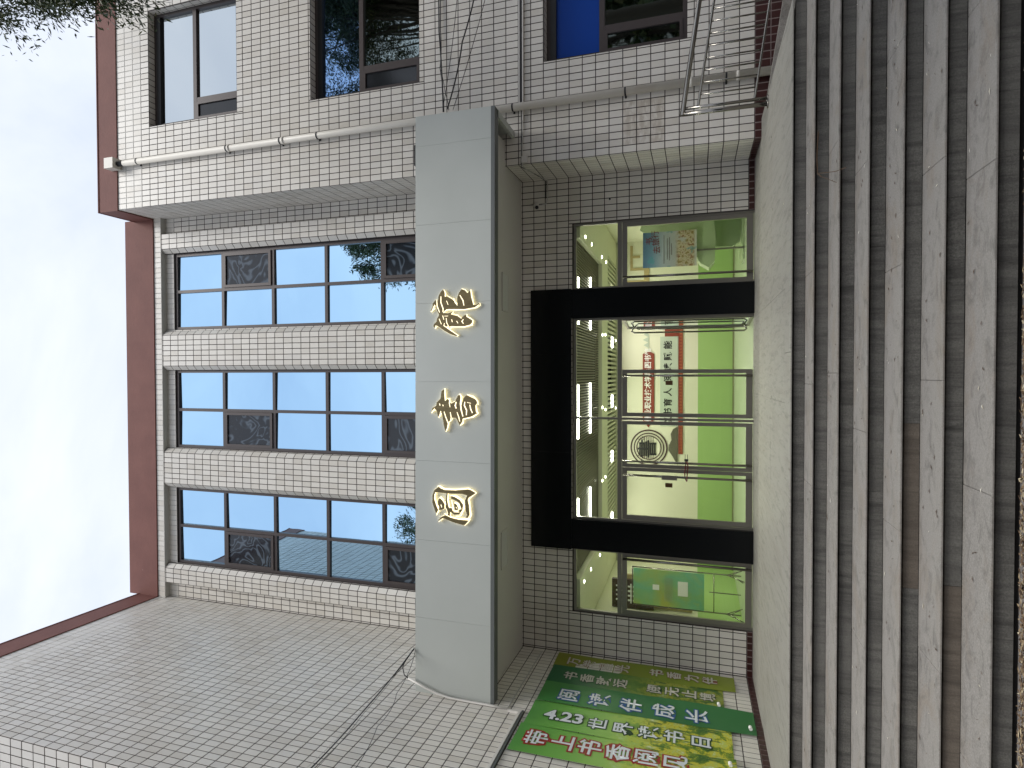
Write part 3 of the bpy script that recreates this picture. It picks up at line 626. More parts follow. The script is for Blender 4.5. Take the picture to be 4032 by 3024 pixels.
# wall graphics
yw = IY1 - .004
def bx_(x0, x1, z0, z1, d0, d1, mat, parent, name): return box(name, mat, x0, x1, yw - d1, yw - d0, z0, z1, parent)
K = 1.007
def wx(x, z): return (x * K, .857 + (z - .857) * K)
pl = thing('wall_plaque', 'red plaque with white college library name on the cream lobby wall', 'sign', (0, yw, 1.95))
def rel(o, p): o.parent = p; o.matrix_parent_inverse = Matrix.Translation(-p.location); return o
q = MB(); P = [(-1.12, 1.80), (.47, 1.80), (.545, 1.935), (.47, 2.07), (-1.12, 2.07), (-1.30, 1.935)]
q.prism([wx(*p) for p in P][::-1], yw - .02, yw, 'y'); rel(q.obj('board', 'pred', None), pl)
t = text('林业职业技术学院图书馆', .168, lambda p: V((-.285 + p.x, yw - .0245 - p.z, 1.945 + p.y)), 'white', None, off=.003, sx=.97, depth=.001); rel(t, pl)
q = MB()
for i in range(3): q.prism([(.62 + .13 * i, 1.95), (.75 + .13 * i, 1.95), (.685 + .13 * i, 2.06 + .02 * (i % 2))][::1], yw - .006, yw - .001, 'y')
q.box(.545, .95, yw - .008, yw - .001, 1.93, 1.945); rel(q.obj('ornament', 'panel_grey' if False else 'pgrey', None), pl)
em = thing('round_emblem', 'round brown lattice emblem with dark calligraphy on the cream lobby wall', 'emblem', (-1.80, yw, 1.93))
def ringm(r0, r1, mat, name, seg=56):
    q = MB(); c_ = (-1.80, 1.932)
    for i in range(seg):
        a, b = 2 * math.pi * i / seg, 2 * math.pi * (i + 1) / seg
        A = [(c_[0] + r * math.cos(t), c_[1] + r * math.sin(t)) for r, t in ((r0, a), (r1, a), (r1, b), (r0, b))]
        for d in (yw - .012,): q.quad(*[(x, d, z) for x, z in A])
        q.quad((A[1][0], yw - .012, A[1][1]), (A[1][0], yw, A[1][1]), (A[2][0], yw, A[2][1]), (A[2][0], yw - .012, A[2][1]))
    return rel(q.obj(name, mat, None), em)
ringm(.405, .440, 'ebrown', 'ring'); ringm(.335, .362, 'ebrown', 'ring'); ringm(.275, .298, 'ebrown', 'ring')
q = MB()
for k in (-2, -1, 0, 1, 2): q.box(-1.806 - .27, -1.806 + .27, yw - .01, yw - .001, 1.932 + k * .05 - .006, 1.932 + k * .05 + .006)
for sx_ in (-1, 1):
    for k in (-1, 1):
        for j in range(3):
            q.box(-1.80 + sx_ * (.20 + .03 * j) - .006, -1.80 + sx_ * (.20 + .03 * j) + .006, yw - .0085, yw - .0015, 1.932 + k * (.10 + .0 * j), 1.932 + k * (.10 + .0 * j) + k * (.16 - .045 * j) if k > 0 else 1.932 - .10)
    q.box(-1.80 + sx_ * .362, -1.80 + sx_ * .30 if sx_ < 0 else -1.80 + .362, yw - .009, yw - .001, 1.90, 1.912)
rel(q.obj('lattice', 'ebrown', None), em)
rel(text('書', .46, lambda p: V((-1.83 + p.x, yw - .016 - p.z, 1.94 + p.y)), 'ink', None, off=.006, depth=.002), em)
gb = thing('slogan_board', 'grey slogan board with black calligraphy and red patterned border', 'sign', (-.4, yw, 1.45))
rel(bx_(-1.27, .885, 1.255, 1.668, .0, .008, 'pgrey', None, 'board'), gb)
rel(bx_(-1.93, 1.235, 1.140, 1.243, .009, .018, 'pred', None, 'border'), gb); rel(bx_(.885, 1.235, 1.243, 1.56, .009, .018, 'pred', None, 'border'), gb)
q = MB(); x = -1.9
while x < 1.16: q.prism([(x, 1.148), (x + .07, 1.148), (x + .035, 1.232)], yw - .0205, yw - .018, 'y'); x += .074
rel(q.obj('pattern', 'porange', None), gb)
for ch, x in zip('以书育人', (-1.14, -.93, -.70, -.45)): rel(text(ch, .205, lambda p: V((x + p.x, yw - .012 - p.z, 1.475 + p.y)), 'ink', None, off=.004, depth=.001), gb)
for ch, x in zip('阅读赋能', (-.11, .15, .41, .68)): rel(text(ch, .205, lambda p: V((x + p.x, yw - .012 - p.z, 1.475 + p.y)), 'ink', None, off=.004, depth=.001), gb)
q = MB(); q.prism([(-2.2, 1.26), (-1.27, 1.26), (-1.33, 1.36), (-1.45, 1.42), (-1.6, 1.40), (-1.72, 1.46), (-1.85, 1.47), (-2.0, 1.37)], yw - .022, yw - .012, 'y'); rel(q.obj('ink_hill', M('hill_grey', (.10, .095, .06), .6).m, None), gb)

# right sidelight: poster on a green curved kiosk, tan border
ko = thing('display_kiosk', 'curved pale green display kiosk inside the right hand door', 'kiosk', (2.75, 2.1, 0))
q = MB()
prof = [(.35, 0), (.42, .35), (.42, .75), (.30, .98)]
q.prism([(1.98 + .0, .62), (2.10, .52), (2.55, .50), (3.02, .55), (3.02, .98), (2.70, 1.0), (2.36, .93), (2.08, .78)], 1.95, 2.30, 'y')
rel(q.obj('console', 'fixg', None), ko)
q = MB(); q.prism([(2.52, .05), (3.08, .0), (3.08, 1.85), (2.86, 1.92), (2.74, 1.75), (2.66, 1.0), (2.45, .6), (2.42, .2)], 2.31, 2.42, 'y'); rel(q.obj('side_panel', 'fixg', None), ko)
rel(box('foot', 'fixg', 2.1, 3.0, 1.9, 2.4, 0, .03), ko)
po = thing('blue_poster', 'blue and white reading poster with red calligraphy standing inside the right door', 'poster', (2.33, 1.86, 0))
m = M('poster_print', rough=.5); gp = geo_pos(m)
sx_ = m.n('ShaderNodeSeparateXYZ'); m.l(gp, sx_.inputs[0])
mr = m.n('ShaderNodeMapRange'); mr.inputs[1].default_value = .85; mr.inputs[2].default_value = 1.8; m.l(sx_.outputs['Z'], mr.inputs[0])
c = m.ramp(mr.outputs[0], [(.0, (.45, .44, .40)), (.35, (.36, .36, .36)), (.62, (.33, .37, .42)), (.85, (.12, .22, .32)), (1, (.07, .14, .24))])
c2_ = m.ramp(m.noise(13, 5, .7, gp), [(.40, (.22, .10, .035)), (.5, (.50, .44, .34)), (.6, (.24, .17, .05))])
zf = m.ramp(mr.outputs[0], [(.02, (0, 0, 0)), (.05, (1, 1, 1)), (.33, (1, 1, 1)), (.40, (0, 0, 0))])
xr = m.ramp(m.noise(3, 3, .6, gp), [(.44, (0, 0, 0)), (.50, (1, 1, 1))])
c = m.mix(c, c2_, m.mix(zf, xr, 1.0, 'MULTIPLY')); c = m.mix(c, (.06, .25, .30), m.mix(m.ramp(m.noise(4.4, 3, .6, geo_pos(m, (1, 1, .8))), [(.60, (0, 0, 0)), (.64, (1, 1, 1))]), .6, 1.0, 'MULTIPLY'))
m.col(c)
rel(box('sheet', m.m, 2.02, 2.69, 1.86, 1.868, .84, 1.825), po)
redc = M('calligraphy_red', (.16, .02, .03), .5).m
rel(text('书', .15, lambda p: V((2.52 + p.x, 1.852 - p.z, 1.70 + p.y)), redc, None, off=.000, depth=.001), po)
for k_, ch_ in enumerate('去旅行'): rel(text(ch_, .15, lambda p: V((2.35 + .15 * k_ + p.x, 1.852 - p.z, 1.56 + .015 * k_ + p.y)), redc, None, off=.000, depth=.001), po)
q = MB()
for i, (a, b, z) in enumerate(((2.08, 2.62, 1.43), (2.16, 2.56, 1.37), (2.14, 2.58, 1.33), (2.24, 2.46, 1.29))): q.box(a, b, 1.856, 1.859, z, z + .007)
rel(q.obj('text_lines', 'ebrown', None), po)
rel(box('easel_leg', 'sframe', 2.30, 2.33, 1.9, 1.93, 0, .86), po)
wm = thing('wall_lattice', 'brown lattice pattern on the cream wall at the right end of the lobby', 'wall decoration', (2.6, yw, 2))
q = MB()
for a, b, c, d in ((2.2, 3.1, 2.0, 2.05), (2.5, 2.56, 2.05, 2.35), (2.5, 3.1, 2.32, 2.38), (2.8, 2.86, 2.15, 2.33), (2.2, 2.26, 2.05, 2.5), (1.75, 2.9, 1.93, 2.02)): q.box(a, b, yw - .02 - random.random() * .004, yw, c, d)
rel(q.obj('lattice_bars', 'tan', None), wm)
# left sidelight: green notice board on a folding stand, dark lettered wall
nb = thing('notice_board_stand', 'green notice board on a folding metal stand inside the left hand door', 'notice board', (-4.1, 1.7, 0))
m = M('green_print', rough=.4); gp = geo_pos(m)
c = m.ramp(m.noise(1.6, 3, .5, gp, .5), [(.35, (.40, .44, .10)), (.50, (.26, .46, .20)), (.62, (.18, .46, .30)), (.75, (.42, .48, .14))]); m.col(c)
rel(box('board', m.m, -4.40, -3.72, 1.68, 1.70, .69, 1.98), nb)
q = MB(); q.box(-4.17, -3.90, 1.672, 1.677, .98, 1.16); q.box(-4.1, -4.0, 1.672, 1.677, 1.50, 1.62); rel(q.obj('white_card', 'white', None), nb)
q = MB()
for i in range(7): q.box(-4.30, -3.85, 1.6745, 1.678, 1.26 + i * .022, 1.268 + i * .022)
rel(q.obj('text_lines', 'fixg', None), nb)
q = MB()
for x in (-4.42, -3.70):
    q.tube([(x, 1.70, .05), (x, 1.70, 2.0)], .012, 6); q.tube([(x, 1.70, .30), (x, 1.40, .02)], .010, 6); q.tube([(x, 1.70, .30), (x, 2.0, .02)], .010, 6); q.tube([(x - .12, 1.70, .02), (x, 1.7, .22), (x + .12, 1.7, .02)], .009, 6)
q.tube([(-4.42, 1.70, .52), (-3.70, 1.70, .52)], .009, 6); q.tube([(-4.42, 1.70, 2.0), (-3.70, 1.70, 2.0)], .012, 6); q.tube([(-4.06, 1.74, .05), (-4.06, 1.74, .6)], .010, 6)
rel(q.obj('stand', 'steel', None, smooth=True), nb)
lw = thing('lettered_panel', 'dark brown curved wall panel with pale lettering at the left end of the lobby', 'wall panel', (-4.4, 3.5, 1.5))
rel(box('panel', 'bboard', -4.6, -4.05, 1.92, 2.0, 1.62, 2.42), lw); rel(box('panel', 'tan', -4.6, -3.98, 2.04, 2.1, .9, 2.3), lw)
for i, z in enumerate((2.28, 2.05, 1.82)):
    q = MB()
    for k in range(4): q.box(-4.46 + k * .09, -4.43 + k * .09, 1.905, 1.919, z - .06, z + .06)
    q.box(-4.5, -4.12, 1.9035, 1.919, z - .012, z + .012); rel(q.obj('lettering', 'white', None), lw)

# ------------------------------------------------------------ steps and landing
NY, ST, RI = -3.6075, .35043, .12462
LX0, LX1 = -4.8, 3.50
steps = thing('entrance_steps', 'seven grey granite steps and landing', 'steps'); del steps['category']; del steps['label']; steps['kind'] = 'structure'
core = MB()
core.box(LX0, LX1 - .02, NY + .03, .12, GZ - .1, -.036)
for i in range(1, 7): core.box(LX0, LX1 - .02, NY - i * ST + .03, NY - (i - 1) * ST + .03, GZ - .1, -i * RI - .036)
core.obj('core', 'joint', steps)
def slab(mb, x0, x1, y0, y1, z0, z1, b=.004, wob=0):
    # bevelled slab with slightly worn front arris
    n = len(mb.v); g = .0007
    x0 += g; x1 -= g
    lo = [(x0, y0, z0), (x1, y0, z0), (x1, y1, z0), (x0, y1, z0)]; md = [(x, y, z1 - b) for x, y, z in lo]
    tp = [(x0 + b, y0 + b, z1), (x1 - b, y0 + b, z1), (x1 - b, y1 - b, z1), (x0 + b, y1 - b, z1)]
    mb.v += lo + md + tp; F = [(n + 8, n + 9, n + 10, n + 11), (n + 3, n + 2, n + 1, n)]
    for k in range(4):
        k2 = (k + 1) % 4; F += [(n + k, n + k2, n + 4 + k2, n + 4 + k), (n + 4 + k, n + 4 + k2, n + 8 + k2, n + 8 + k)]
    mb.f += F; mb.mi += [0] * len(F); mb.r += [mb.rv] * len(F)
def row(joints):
    return [LX0] + sorted(joints) + [LX1]
def xpx(cy_src, y):     # helper kept for the joint spacing table below
    return 0
RJ = [[-2.9, -1.85, -.35, 1.05, 2.45], [-3.1, -1.0, .55, 1.95], [-2.65, -.6, 1.15, 2.35], [-2.3, -.9, .95, 1.98], [-3.3, -1.5, -.35, 1.55, 2.62], [-2.9, -1.35, .55, 1.1, 2.0], [-2.95, -.85, .62, 1.25]]
TJ = [[-3.4, -2.2, -1.0, -.1, .9, 2.1], [-3.0, .0, 1.9], [-2.1, -.45, 1.6], [-1.1, .75, 2.3], [-1.9, -.05, 1.35], [-2.4, -.7, 1.2, 2.2]]
for i in range(7):
    y = NY - i * ST; zt = -i * RI - .030; zb = -(i + 1) * RI
    X_ = row(RJ[i])
    for a, b in zip(X_, X_[1:]):
        q = MB(); q.rv = random.random(); d = (random.random() - .5) * .006
        slab(q, a, b, y + .008 + d, y + .06, zb + .001, zt)
        st_ = (i in (4, 5) and -2.4 < (a + b) / 2 < -.9)
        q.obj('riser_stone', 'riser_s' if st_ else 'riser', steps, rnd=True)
    if i < 6:
        X_ = row(TJ[i]); zc_ = -(i + 1) * RI
        for a, b in zip(X_, X_[1:]):
            q = MB(); q.rv = random.random(); d = (random.random() - .5) * .004
            slab(q, a, b, y - ST - .020 + d, y + .004, zc_ - .0125, zc_ + (random.random() - .5) * .002, .004); q.obj('tread_slab', 'tread', steps, rnd=True)
# landing: nosing strip, then big slabs
X_ = row([-3.6, -2.35, -1.05, .2, 1.5, 2.7])
for a, b in zip(X_, X_[1:]):
    q = MB(); q.rv = random.random(); slab(q, a, b, NY - .016, NY + .34, -.0125, random.random() * .001, .004); q.obj('landing_slab', 'landing', steps, rnd=True)
X_ = row([-3.75, -2.6, -1.45, -.3, .85, 2.0, 3.1])
ys = [NY + .343, -2.1, -.95, .125]
for j, (ya, yb) in enumerate(zip(ys, ys[1:])):
    for a, b in zip(X_, X_[1:]):
        q = MB(); q.rv = random.random(); slab(q, a, b, ya + .001, yb - .001, -.034, -.0005 - random.random() * .001, .002); q.obj('landing_slab', 'landing', steps, rnd=True)
# ramp to the right, along the right block
rp = MB(); s_r = -.152
def rz(x): return min(0, s_r * (x - 3.3))
rp.prism([(3.502, -.02), (9.6, rz(9.6)), (9.6, GZ - .05), (3.502, GZ - .05)][::-1], -1.62, -.908, 'y'); rmp = rp.obj('ramp', 'landing', steps)
rp = MB(); rp.prism([(3.502, .004), (9.6, rz(9.6) + .05), (9.6, GZ - .05), (3.502, GZ - .05)][::-1], -1.76, -1.621, 'y'); rp.obj('ramp_kerb', 'tread', rmp)

# ground
gr = MB(); gr.cur = 0; gr.quad((-120, -150, GZ - .03), (120, -150, GZ - .03), (120, 60, GZ - .03), (-120, 60, GZ - .03)); g_ = gr.obj('ground', 'ground'); g_['kind'] = 'structure'
pv = thing('pavement', 'x', 'x'); del pv['label']; del pv['category']; pv['kind'] = 'structure'
yy = -5.80; rr = 0; pm = {}
while yy > -13:
    x = -5.6 - (rr % 2) * .35
    while x < 6.2:
        wv = .72
        key = 0
        if key not in pm:
            q = MB(); slab(q, 0, wv, 0, .42, -.05, 0, .006); pm[key] = q.mesh('paving_slab', 'ground', rnd=True)
        o = bpy.data.objects.new('paving_slab', pm[key]); COL.objects.link(o); o.parent = pv; o.location = (x, yy - .43, GZ + (random.random() - .5) * .006); x += wv + .008
    yy -= .43; rr += 1
# debris in the gap at the foot of the steps, fallen leaves on the treads
deb = MB()
for i in range(5200):
    x = random.uniform(-4.4, 3.4); y = NY - 6 * ST - .02 - abs(random.gauss(0, .035)) - .02; z = GZ - .028 + random.random() * .03
    a = random.random() * math.pi; l_ = random.uniform(.008, .03); w_ = random.uniform(.002, .006); c_, s__ = math.cos(a) * l_, math.sin(a) * l_ * .5
    t_ = random.uniform(-.008, .01); deb.rv = random.random()
    deb.quad((x - c_, y - s__, z), (x + s__ * w_ / l_ * 2 + w_, y - w_, z + t_ * .5), (x + c_, y + s__, z + t_), (x - w_, y + w_, z + .003))
m = M('leaf_litter', rough=.9); r_ = rnd_out(m); m.col(m.ramp(r_, [(0, (.06, .035, .02)), (.5, (.16, .10, .055)), (.85, (.34, .26, .15)), (1, (.55, .48, .33))]))
deb.obj('leaf_litter', m.m, None, rnd=True, kind='stuff', label='dry leaf litter in the gap below the bottom step')
MT['litter'] = m.m
fl = MB()
for i in range(260):
    k = random.choice([0, 1, 2, 3, 4, 5, 6, 6, 5, 4, 3, 4, 5]); x = random.uniform(-3.6, 3.2); z = -k * RI + .003
    y = NY - k * ST + (random.uniform(.02, .33) if k else random.uniform(.0, 2.4)); a = random.gauss(0, .6); l_ = random.uniform(.008, .024); w_ = l_ * random.uniform(.12, .25)
    if k == 0 and random.random() < .5: continue
    fl.rv = random.random() ** .5; cx, cy = math.cos(a), math.sin(a)
    fl.quad((x - cx * l_, y - cy * l_, z), (x + cy * w_, y - cx * w_, z + .003), (x + cx * l_, y + cy * l_, z + .001), (x - cy * w_, y + cx * w_, z + .004))
m = M('pale_leaf', rough=.7); r_ = rnd_out(m); m.col(m.ramp(r_, [(0, (.08, .05, .03)), (.65, (.12, .08, .05)), (.8, (.6, .55, .42)), (1, (.75, .72, .62))]))
fl.obj('fallen_leaves', m.m, None, rnd=True, kind='stuff', label='small pale fallen leaves scattered on the granite treads')
tw = MB(); tw.tube([(1.60, -4.36, -.116), (1.66, -4.25, -.110), (1.80, -4.2, -.112), (2.02, -4.22, -.118)], .004, 5); tw.tube([(1.66, -4.25, -.11), (1.60, -4.46, -.20), (1.58, -4.6, -.245)], .003, 5); tw.tube([(1.60, -4.36, -.116), (1.5, -4.5, -.2)], .002, 5)
tag(tw.obj('twig', 'litter'), 'thin dry forked twig lying over the upper right treads', 'twig')

# ------------------------------------------------------------ railing by the ramp
ra = thing('handrail', 'stainless steel railing with thin balusters sloping down along the ramp', 'railing', (3.36, -1.7, 0))
RY = -1.70
def R_(name, pts, r, mat='steel', seg=12): return rel(MB().tube(pts, r, seg).obj(name, mat, None, smooth=True), ra)
sl_ = -.145
def rr_(x, z0): return z0 + sl_ * (x - 3.36)
R_('top_rail', [(3.345, RY, 1.03), (9.0, RY, rr_(9.0, 1.03))], .032)
R_('post', [(3.36, RY, 0), (3.36, RY, 1.03)], .028); R_('post', [(3.43, RY, 0.01), (3.43, RY, 1.0)], .020)
R_('mid_rail', [(3.43, RY, rr_(3.43, .845)), (9.0, RY, rr_(9, .845))], .016); R_('bottom_rail', [(3.43, RY, rr_(3.43, .17)), (9.0, RY, rr_(9, .17))], .014)
R_('base_flange', [(3.36, RY, .0), (3.36, RY, .012)], .055); R_('base_flange', [(3.43, RY, .0), (3.43, RY, .009)], .04)
for i, x in enumerate(np.arange(3.585, 8.9, .152)):
    x = float(x)
    if i in (8, 20, 32): R_('post', [(x, RY, rz(x)), (x, RY, rr_(x, 1.0))], .024)
    else: R_('baluster', [(x, RY, rr_(x, .17)), (x, RY, rr_(x, .845))], .0105, seg=8)

# ------------------------------------------------------------ drainpipe
dp = thing('drainpipe', 'long cream plastic drainpipe with a square hopper on the right block', 'drainpipe', (4.09, -1.0, 0))
rel(MB().tube([(4.10, -.985, -.16), (4.095, -.985, 11.45)], .057, 18).obj('pipe', 'pvc', None, smooth=True), dp)
rel(MB().box(4.00, 4.20, -1.10, -.915, 11.60, 11.82).obj('hopper', 'pvc', None), dp); rel(MB().tube([(4.095, -.985, 11.44), (4.10, -.99, 11.61)], .048, 14).obj('neck', 'rubber', None, smooth=True), dp)
for z in (11.10, 8.98, 7.82, 7.06, 5.12, 3.55, 1.84, .46):
    rel(MB().tube([(4.097, -.985, z - .012), (4.097, -.985, z + .012)], .061, 18).box(4.03, 4.16, -.925, -.904, z - .012, z + .012).obj('clip', 'rubber', None), dp)
for z in (8.95, 7.78, .95, .33):
    rel(MB().tube([(4.097, -.985, z - .045), (4.097, -.985, z + .0)], .064, 18).obj('collar', 'pvc', None, smooth=True), dp)

# ------------------------------------------------------------ cables and fittings on the right
def cable(name, pts, r, mat, label, cat='cable', sag=0, group=None):
    P_ = [V(p) for p in pts]; out = []
    for a, b in zip(P_, P_[1:]):
        for k in range(10):
            t_ = k / 10; q = a.lerp(b, t_); q.z -= sag * 4 * t_ * (1 - t_); out.append(q)
    out.append(P_[-1]); return tag(MB().tube(out, r, 6).obj(name, mat, None, smooth=True), label, cat, group)
cable('cable', [(4.18, -1.0, 4.71), (5.5, -.95, 4.80), (7.4, -.94, 4.84), (9.6, -.94, 4.88)], .011, 'rubber', 'thick black cable running level from the canopy end under the middle window', sag=.01)
cable('cable', [(4.18, -1.0, 4.70), (4.9, -.96, 4.78), (5.5, -.95, 4.775), (7.4, -.94, 4.81), (9.6, -.94, 4.85)], .008, 'rubber', 'thinner black cable twisted beside the level one under the middle window', sag=.015)
cable('cable', [(4.19, -1.05, 4.62), (5.2, -1.05, 4.36), (6.3, -1.02, 4.08), (7.9, -.94, 3.50)], .011, 'rubber', 'black cable slanting down to the right from the canopy end', sag=.03)
cable('cable', [(4.17, -1.05, 4.52), (6.3, -1.02, 3.85), (7.2, -.94, 3.49)], .005, 'rubber', 'thin lowest black wire slanting right from the canopy end', sag=.03)
cable('cable', [(4.2, -1.04, 4.70), (6.3, -1.02, 4.42), (9.6, -.95, 4.15)], .005, 'rubber', 'thin upper black wire slanting right from the canopy end', sag=.03)
cable('cable', [(4.90, -.96, 4.78), (4.5, -1.0, 4.68), (4.18, -1.03, 4.60)], .005, 'rubber', 'short black wire branching from the level cables to the canopy', sag=.01)
cd_ = thing('cable_conduit', 'white and black conduit run under the canopy level on the right block', 'conduit', (4.16, -.93, 3.45))
rel(box('trunking', 'plastic', 4.17, 8.0, -.945, -.912, 3.455, 3.475), cd_); rel(box('black_conduit', 'rubber', 4.17, 8.0, -.94, -.912, 3.415, 3.452), cd_); rel(box('trunking', 'plastic', 3.9, 8.0, -.95, -.912, 3.398, 3.413), cd_)  # black conduit between the two white trunkings
cable('camera_cable', [(4.16, -.93, 3.41), (3.72, -.93, 3.41), (3.55, -.93, 3.42), (3.22, -.93, 3.42), (3.20, -.8, 3.40), (3.22, -.3, 3.28), (3.23, -.05, 3.24), (3.0, -.03, 3.23), (2.86, -.04, 3.26), (2.83, -.05, 3.40)], .008, 'wcable', 'pale cable running round the wall corner to the small camera')
cable('camera_cable', [(4.16, -.93, 3.43), (3.5, -.93, 3.43), (3.20, -.92, 3.44), (3.21, -.4, 3.30), (3.23, -.04, 3.26), (2.95, -.03, 3.27)], .006, 'rubber', 'black cable beside the pale one round the wall corner')
jb = box('junction_box', 'plastic', 3.255, 3.355, -.95, -.911, 3.335, 3.43); tag(jb, 'small white square junction box on the tiled corner beside the canopy', 'junction box')
cc = thing('security_camera', 'small white security camera with black lens above the right door', 'camera', (2.80, -.05, 3.42))
rel(MB().tube([(2.86, -.006, 3.44), (2.84, -.06, 3.43)], .045, 14).obj('base', 'plastic', None, smooth=True), cc)
rel(MB().tube([(2.83, -.06, 3.44), (2.80, -.12, 3.41), (2.78, -.15, 3.395)], [.022, .038, .036], 14).obj('housing', 'plastic', None, smooth=True), cc)
rel(MB().tube([(2.781, -.149, 3.396), (2.775, -.16, 3.392)], .03, 14).obj('lens', 'rubber', None, smooth=True), cc)
fl_ = thing('floodlight', 'dark framed floodlight standing just above the canopy at the right', 'floodlight', (3.47, -1.25, 4.9))
rel(box('housing', 'rubber', 3.30, 3.62, -1.22, -1.10, 4.78, 5.12), fl_); rel(box('glass', 'grey_glass', 3.325, 3.595, -1.228, -1.221, 4.80, 5.09), fl_); rel(MB().tube([(3.46, -1.12, 4.8), (3.46, -1.05, 4.73)], .012, 8).obj('bracket', 'rubber', None), fl_)
nf = MB(); 
for x, z in ((2.02, 2.2),): nf.tube([(2.85, -.012, 2.2), (2.85, -.006, 2.2)], .016, 10)
tag(nf.obj('wall_bolt', 'rubber'), 'black round bolt head in the tiles right of the door', 'bolt')

# ------------------------------------------------------------ left wing: trunking, cables, banners
def LS(s_back, z, d=0): return FL(LL - s_back, z, d)      # s measured from the back corner
tk = thing('cable_trunking', 'white trunking crossing the left wing wall beside the canopy', 'trunking', LS(2.0, 3.1))
rel(MB().tube([(-4.455, -2.01, 4.86), (-4.545, -2.02, 4.59), (-4.600, -2.025, 4.40), (-4.628, -2.03, 4.20), (-4.634, -2.03, 3.95), (-4.635, -2.03, 3.60), (-4.636, -2.035, 3.32)], .015, 8).obj('conduit', 'plastic', None, smooth=True), tk)
rel(MB().tube([(-4.02, -1.99, 4.77), (-4.18, -2.0, 4.90), (-4.31, -2.0, 4.955), (-4.42, -2.0, 4.93), (-4.46, -2.01, 4.85)], .007, 6).obj('wire_loop', 'rubber', None, smooth=True), tk)
def lbox(nm, s0, s1, z0, z1, d, mat, par):
    return rel(MB().box(s0, s1, z0, z1, .002, d, lambda a, b, c: LS(a, b, c)).obj(nm, mat, None), par)
lbox('trunking', 2.05, 2.085, 3.12, 3.31, .03, 'plastic', tk); lbox('trunking', 2.085, 4.55, 3.125, 3.16, .035, 'plastic', tk); lbox('trunking', 2.03, 4.55, 3.09, 3.118, .03, 'trim', tk)
rel(MB().tube([LS(.15, 3.32, .015), LS(2.06, 3.33, .015)], .009, 6).obj('conduit', 'wcable', None), tk)
cj = FC(fs(-4.03), 4.79, .0)
for i, (pts, r, lb) in enumerate((([(2.9, 5.10), (4.3, 5.03)], .008, 'thick black cable rising left from the canopy top along the wing wall'), ([(2.9, 5.07), (4.3, 4.97)], .003, 'thin wire just below the thick cable left of the canopy'), ([(2.9, 5.13), (4.3, 5.10)], .003, 'grey topmost wire left of the canopy'), ([(2.3, 4.90), (3.1, 4.74), (4.3, 4.52)], .004, 'lowest black wire drooping left from the canopy top'))):
    P_ = [cj + V((.0, .02 * i, .0))] + [LS(a, b, .10) for a, b in pts]
    cable('cable', P_, r, 'rubber' if i != 2 else 'wcable', lb, sag=.02 + .01 * i)

def banner_mat(name, kind):
    m = M(name, rough=.42, spec=.4); gp = m.coord('Object'); sp = m.n('ShaderNodeSeparateXYZ'); m.l(gp, sp.inputs[0]); z = sp.outputs['Y']
    nz_ = m.noise(2.0, 5, .65, gp, .6)
    a = m.n('ShaderNodeMath', operation='MULTIPLY_ADD'); m.l(nz_, a.inputs[0]); a.inputs[1].default_value = .55; a.inputs[2].default_value = -.27
    b = m.n('ShaderNodeMath', operation='ADD'); m.l(z, b.inputs[0]); m.l(a.outputs[0], b.inputs[1])
    mr = m.n('ShaderNodeMapRange'); mr.inputs[1].default_value = .1; mr.inputs[2].default_value = 3.0; m.l(b.outputs[0], mr.inputs[0]); f = mr.outputs[0]
    if kind == 'olive': c = m.ramp(f, [(0, (.22, .27, .02)), (.4, (.18, .24, .02)), (1, (.21, .23, .02))])
    elif kind == 'green': c = m.ramp(f, [(0, (.03, .15, .045)), (.5, (.028, .15, .05)), (1, (.06, .24, .055))])
    else:
        fl1 = m.ramp(m.noise(4.5, 7, .72, gp, .3), [(.36, (.05, .13, .02)), (.46, (.16, .25, .03)), (.51, (.58, .52, .04)), (.57, (.42, .50, .10)), (.64, (.64, .68, .48))])
        if kind == 'dark': fl1 = m.mix(fl1, (.05, .11, .02), .55)
        top = m.ramp(f, [(.55, (.30, .50, .10)), (.8, (.16, .40, .07)), (1, (.09, .28, .06))]) if kind == 'photo' else m.ramp(f, [(.55, (.10, .20, .03)), (.8, (.03, .14, .05)), (1, (.02, .12, .045))])
        c = m.mix(fl1, top, m.ramp(f, [(.42, (0, 0, 0)), (.62, (1, 1, 1))]))
        st_ = m.noise(3.2, 3, .6, m.coord('Object', (5, .7, 1)), .4)
        c = m.mix(c, (.02, .10, .03), m.mix(m.ramp(st_, [(.56, (0, 0, 0)), (.62, (1, 1, 1))]), m.ramp(f, [(0, (1, 1, 1)), (.4, (.8, .8, .8)), (.5, (0, 0, 0))]), 1., 'MULTIPLY'))
    m.col(c); return m.m
BMAT = {k: banner_mat('banner_print_' + k, k) for k in ('olive', 'green', 'photo', 'dark')}
MT['o_red'] = M('outline_red', (.30, .02, .02), .5).m; MT['o_green'] = M('outline_dark_green', (.008, .045, .015), .5).m; MT['o_blue'] = M('outline_blue', (.02, .09, .28), .5).m; MT['o_pink'] = M('outline_rust', (.22, .06, .04), .5).m
MT['t_white'] = M('print_white', (.66, .70, .72), .5).m; MT['t_grey'] = M('print_pale', (.50, .48, .42), .5).m
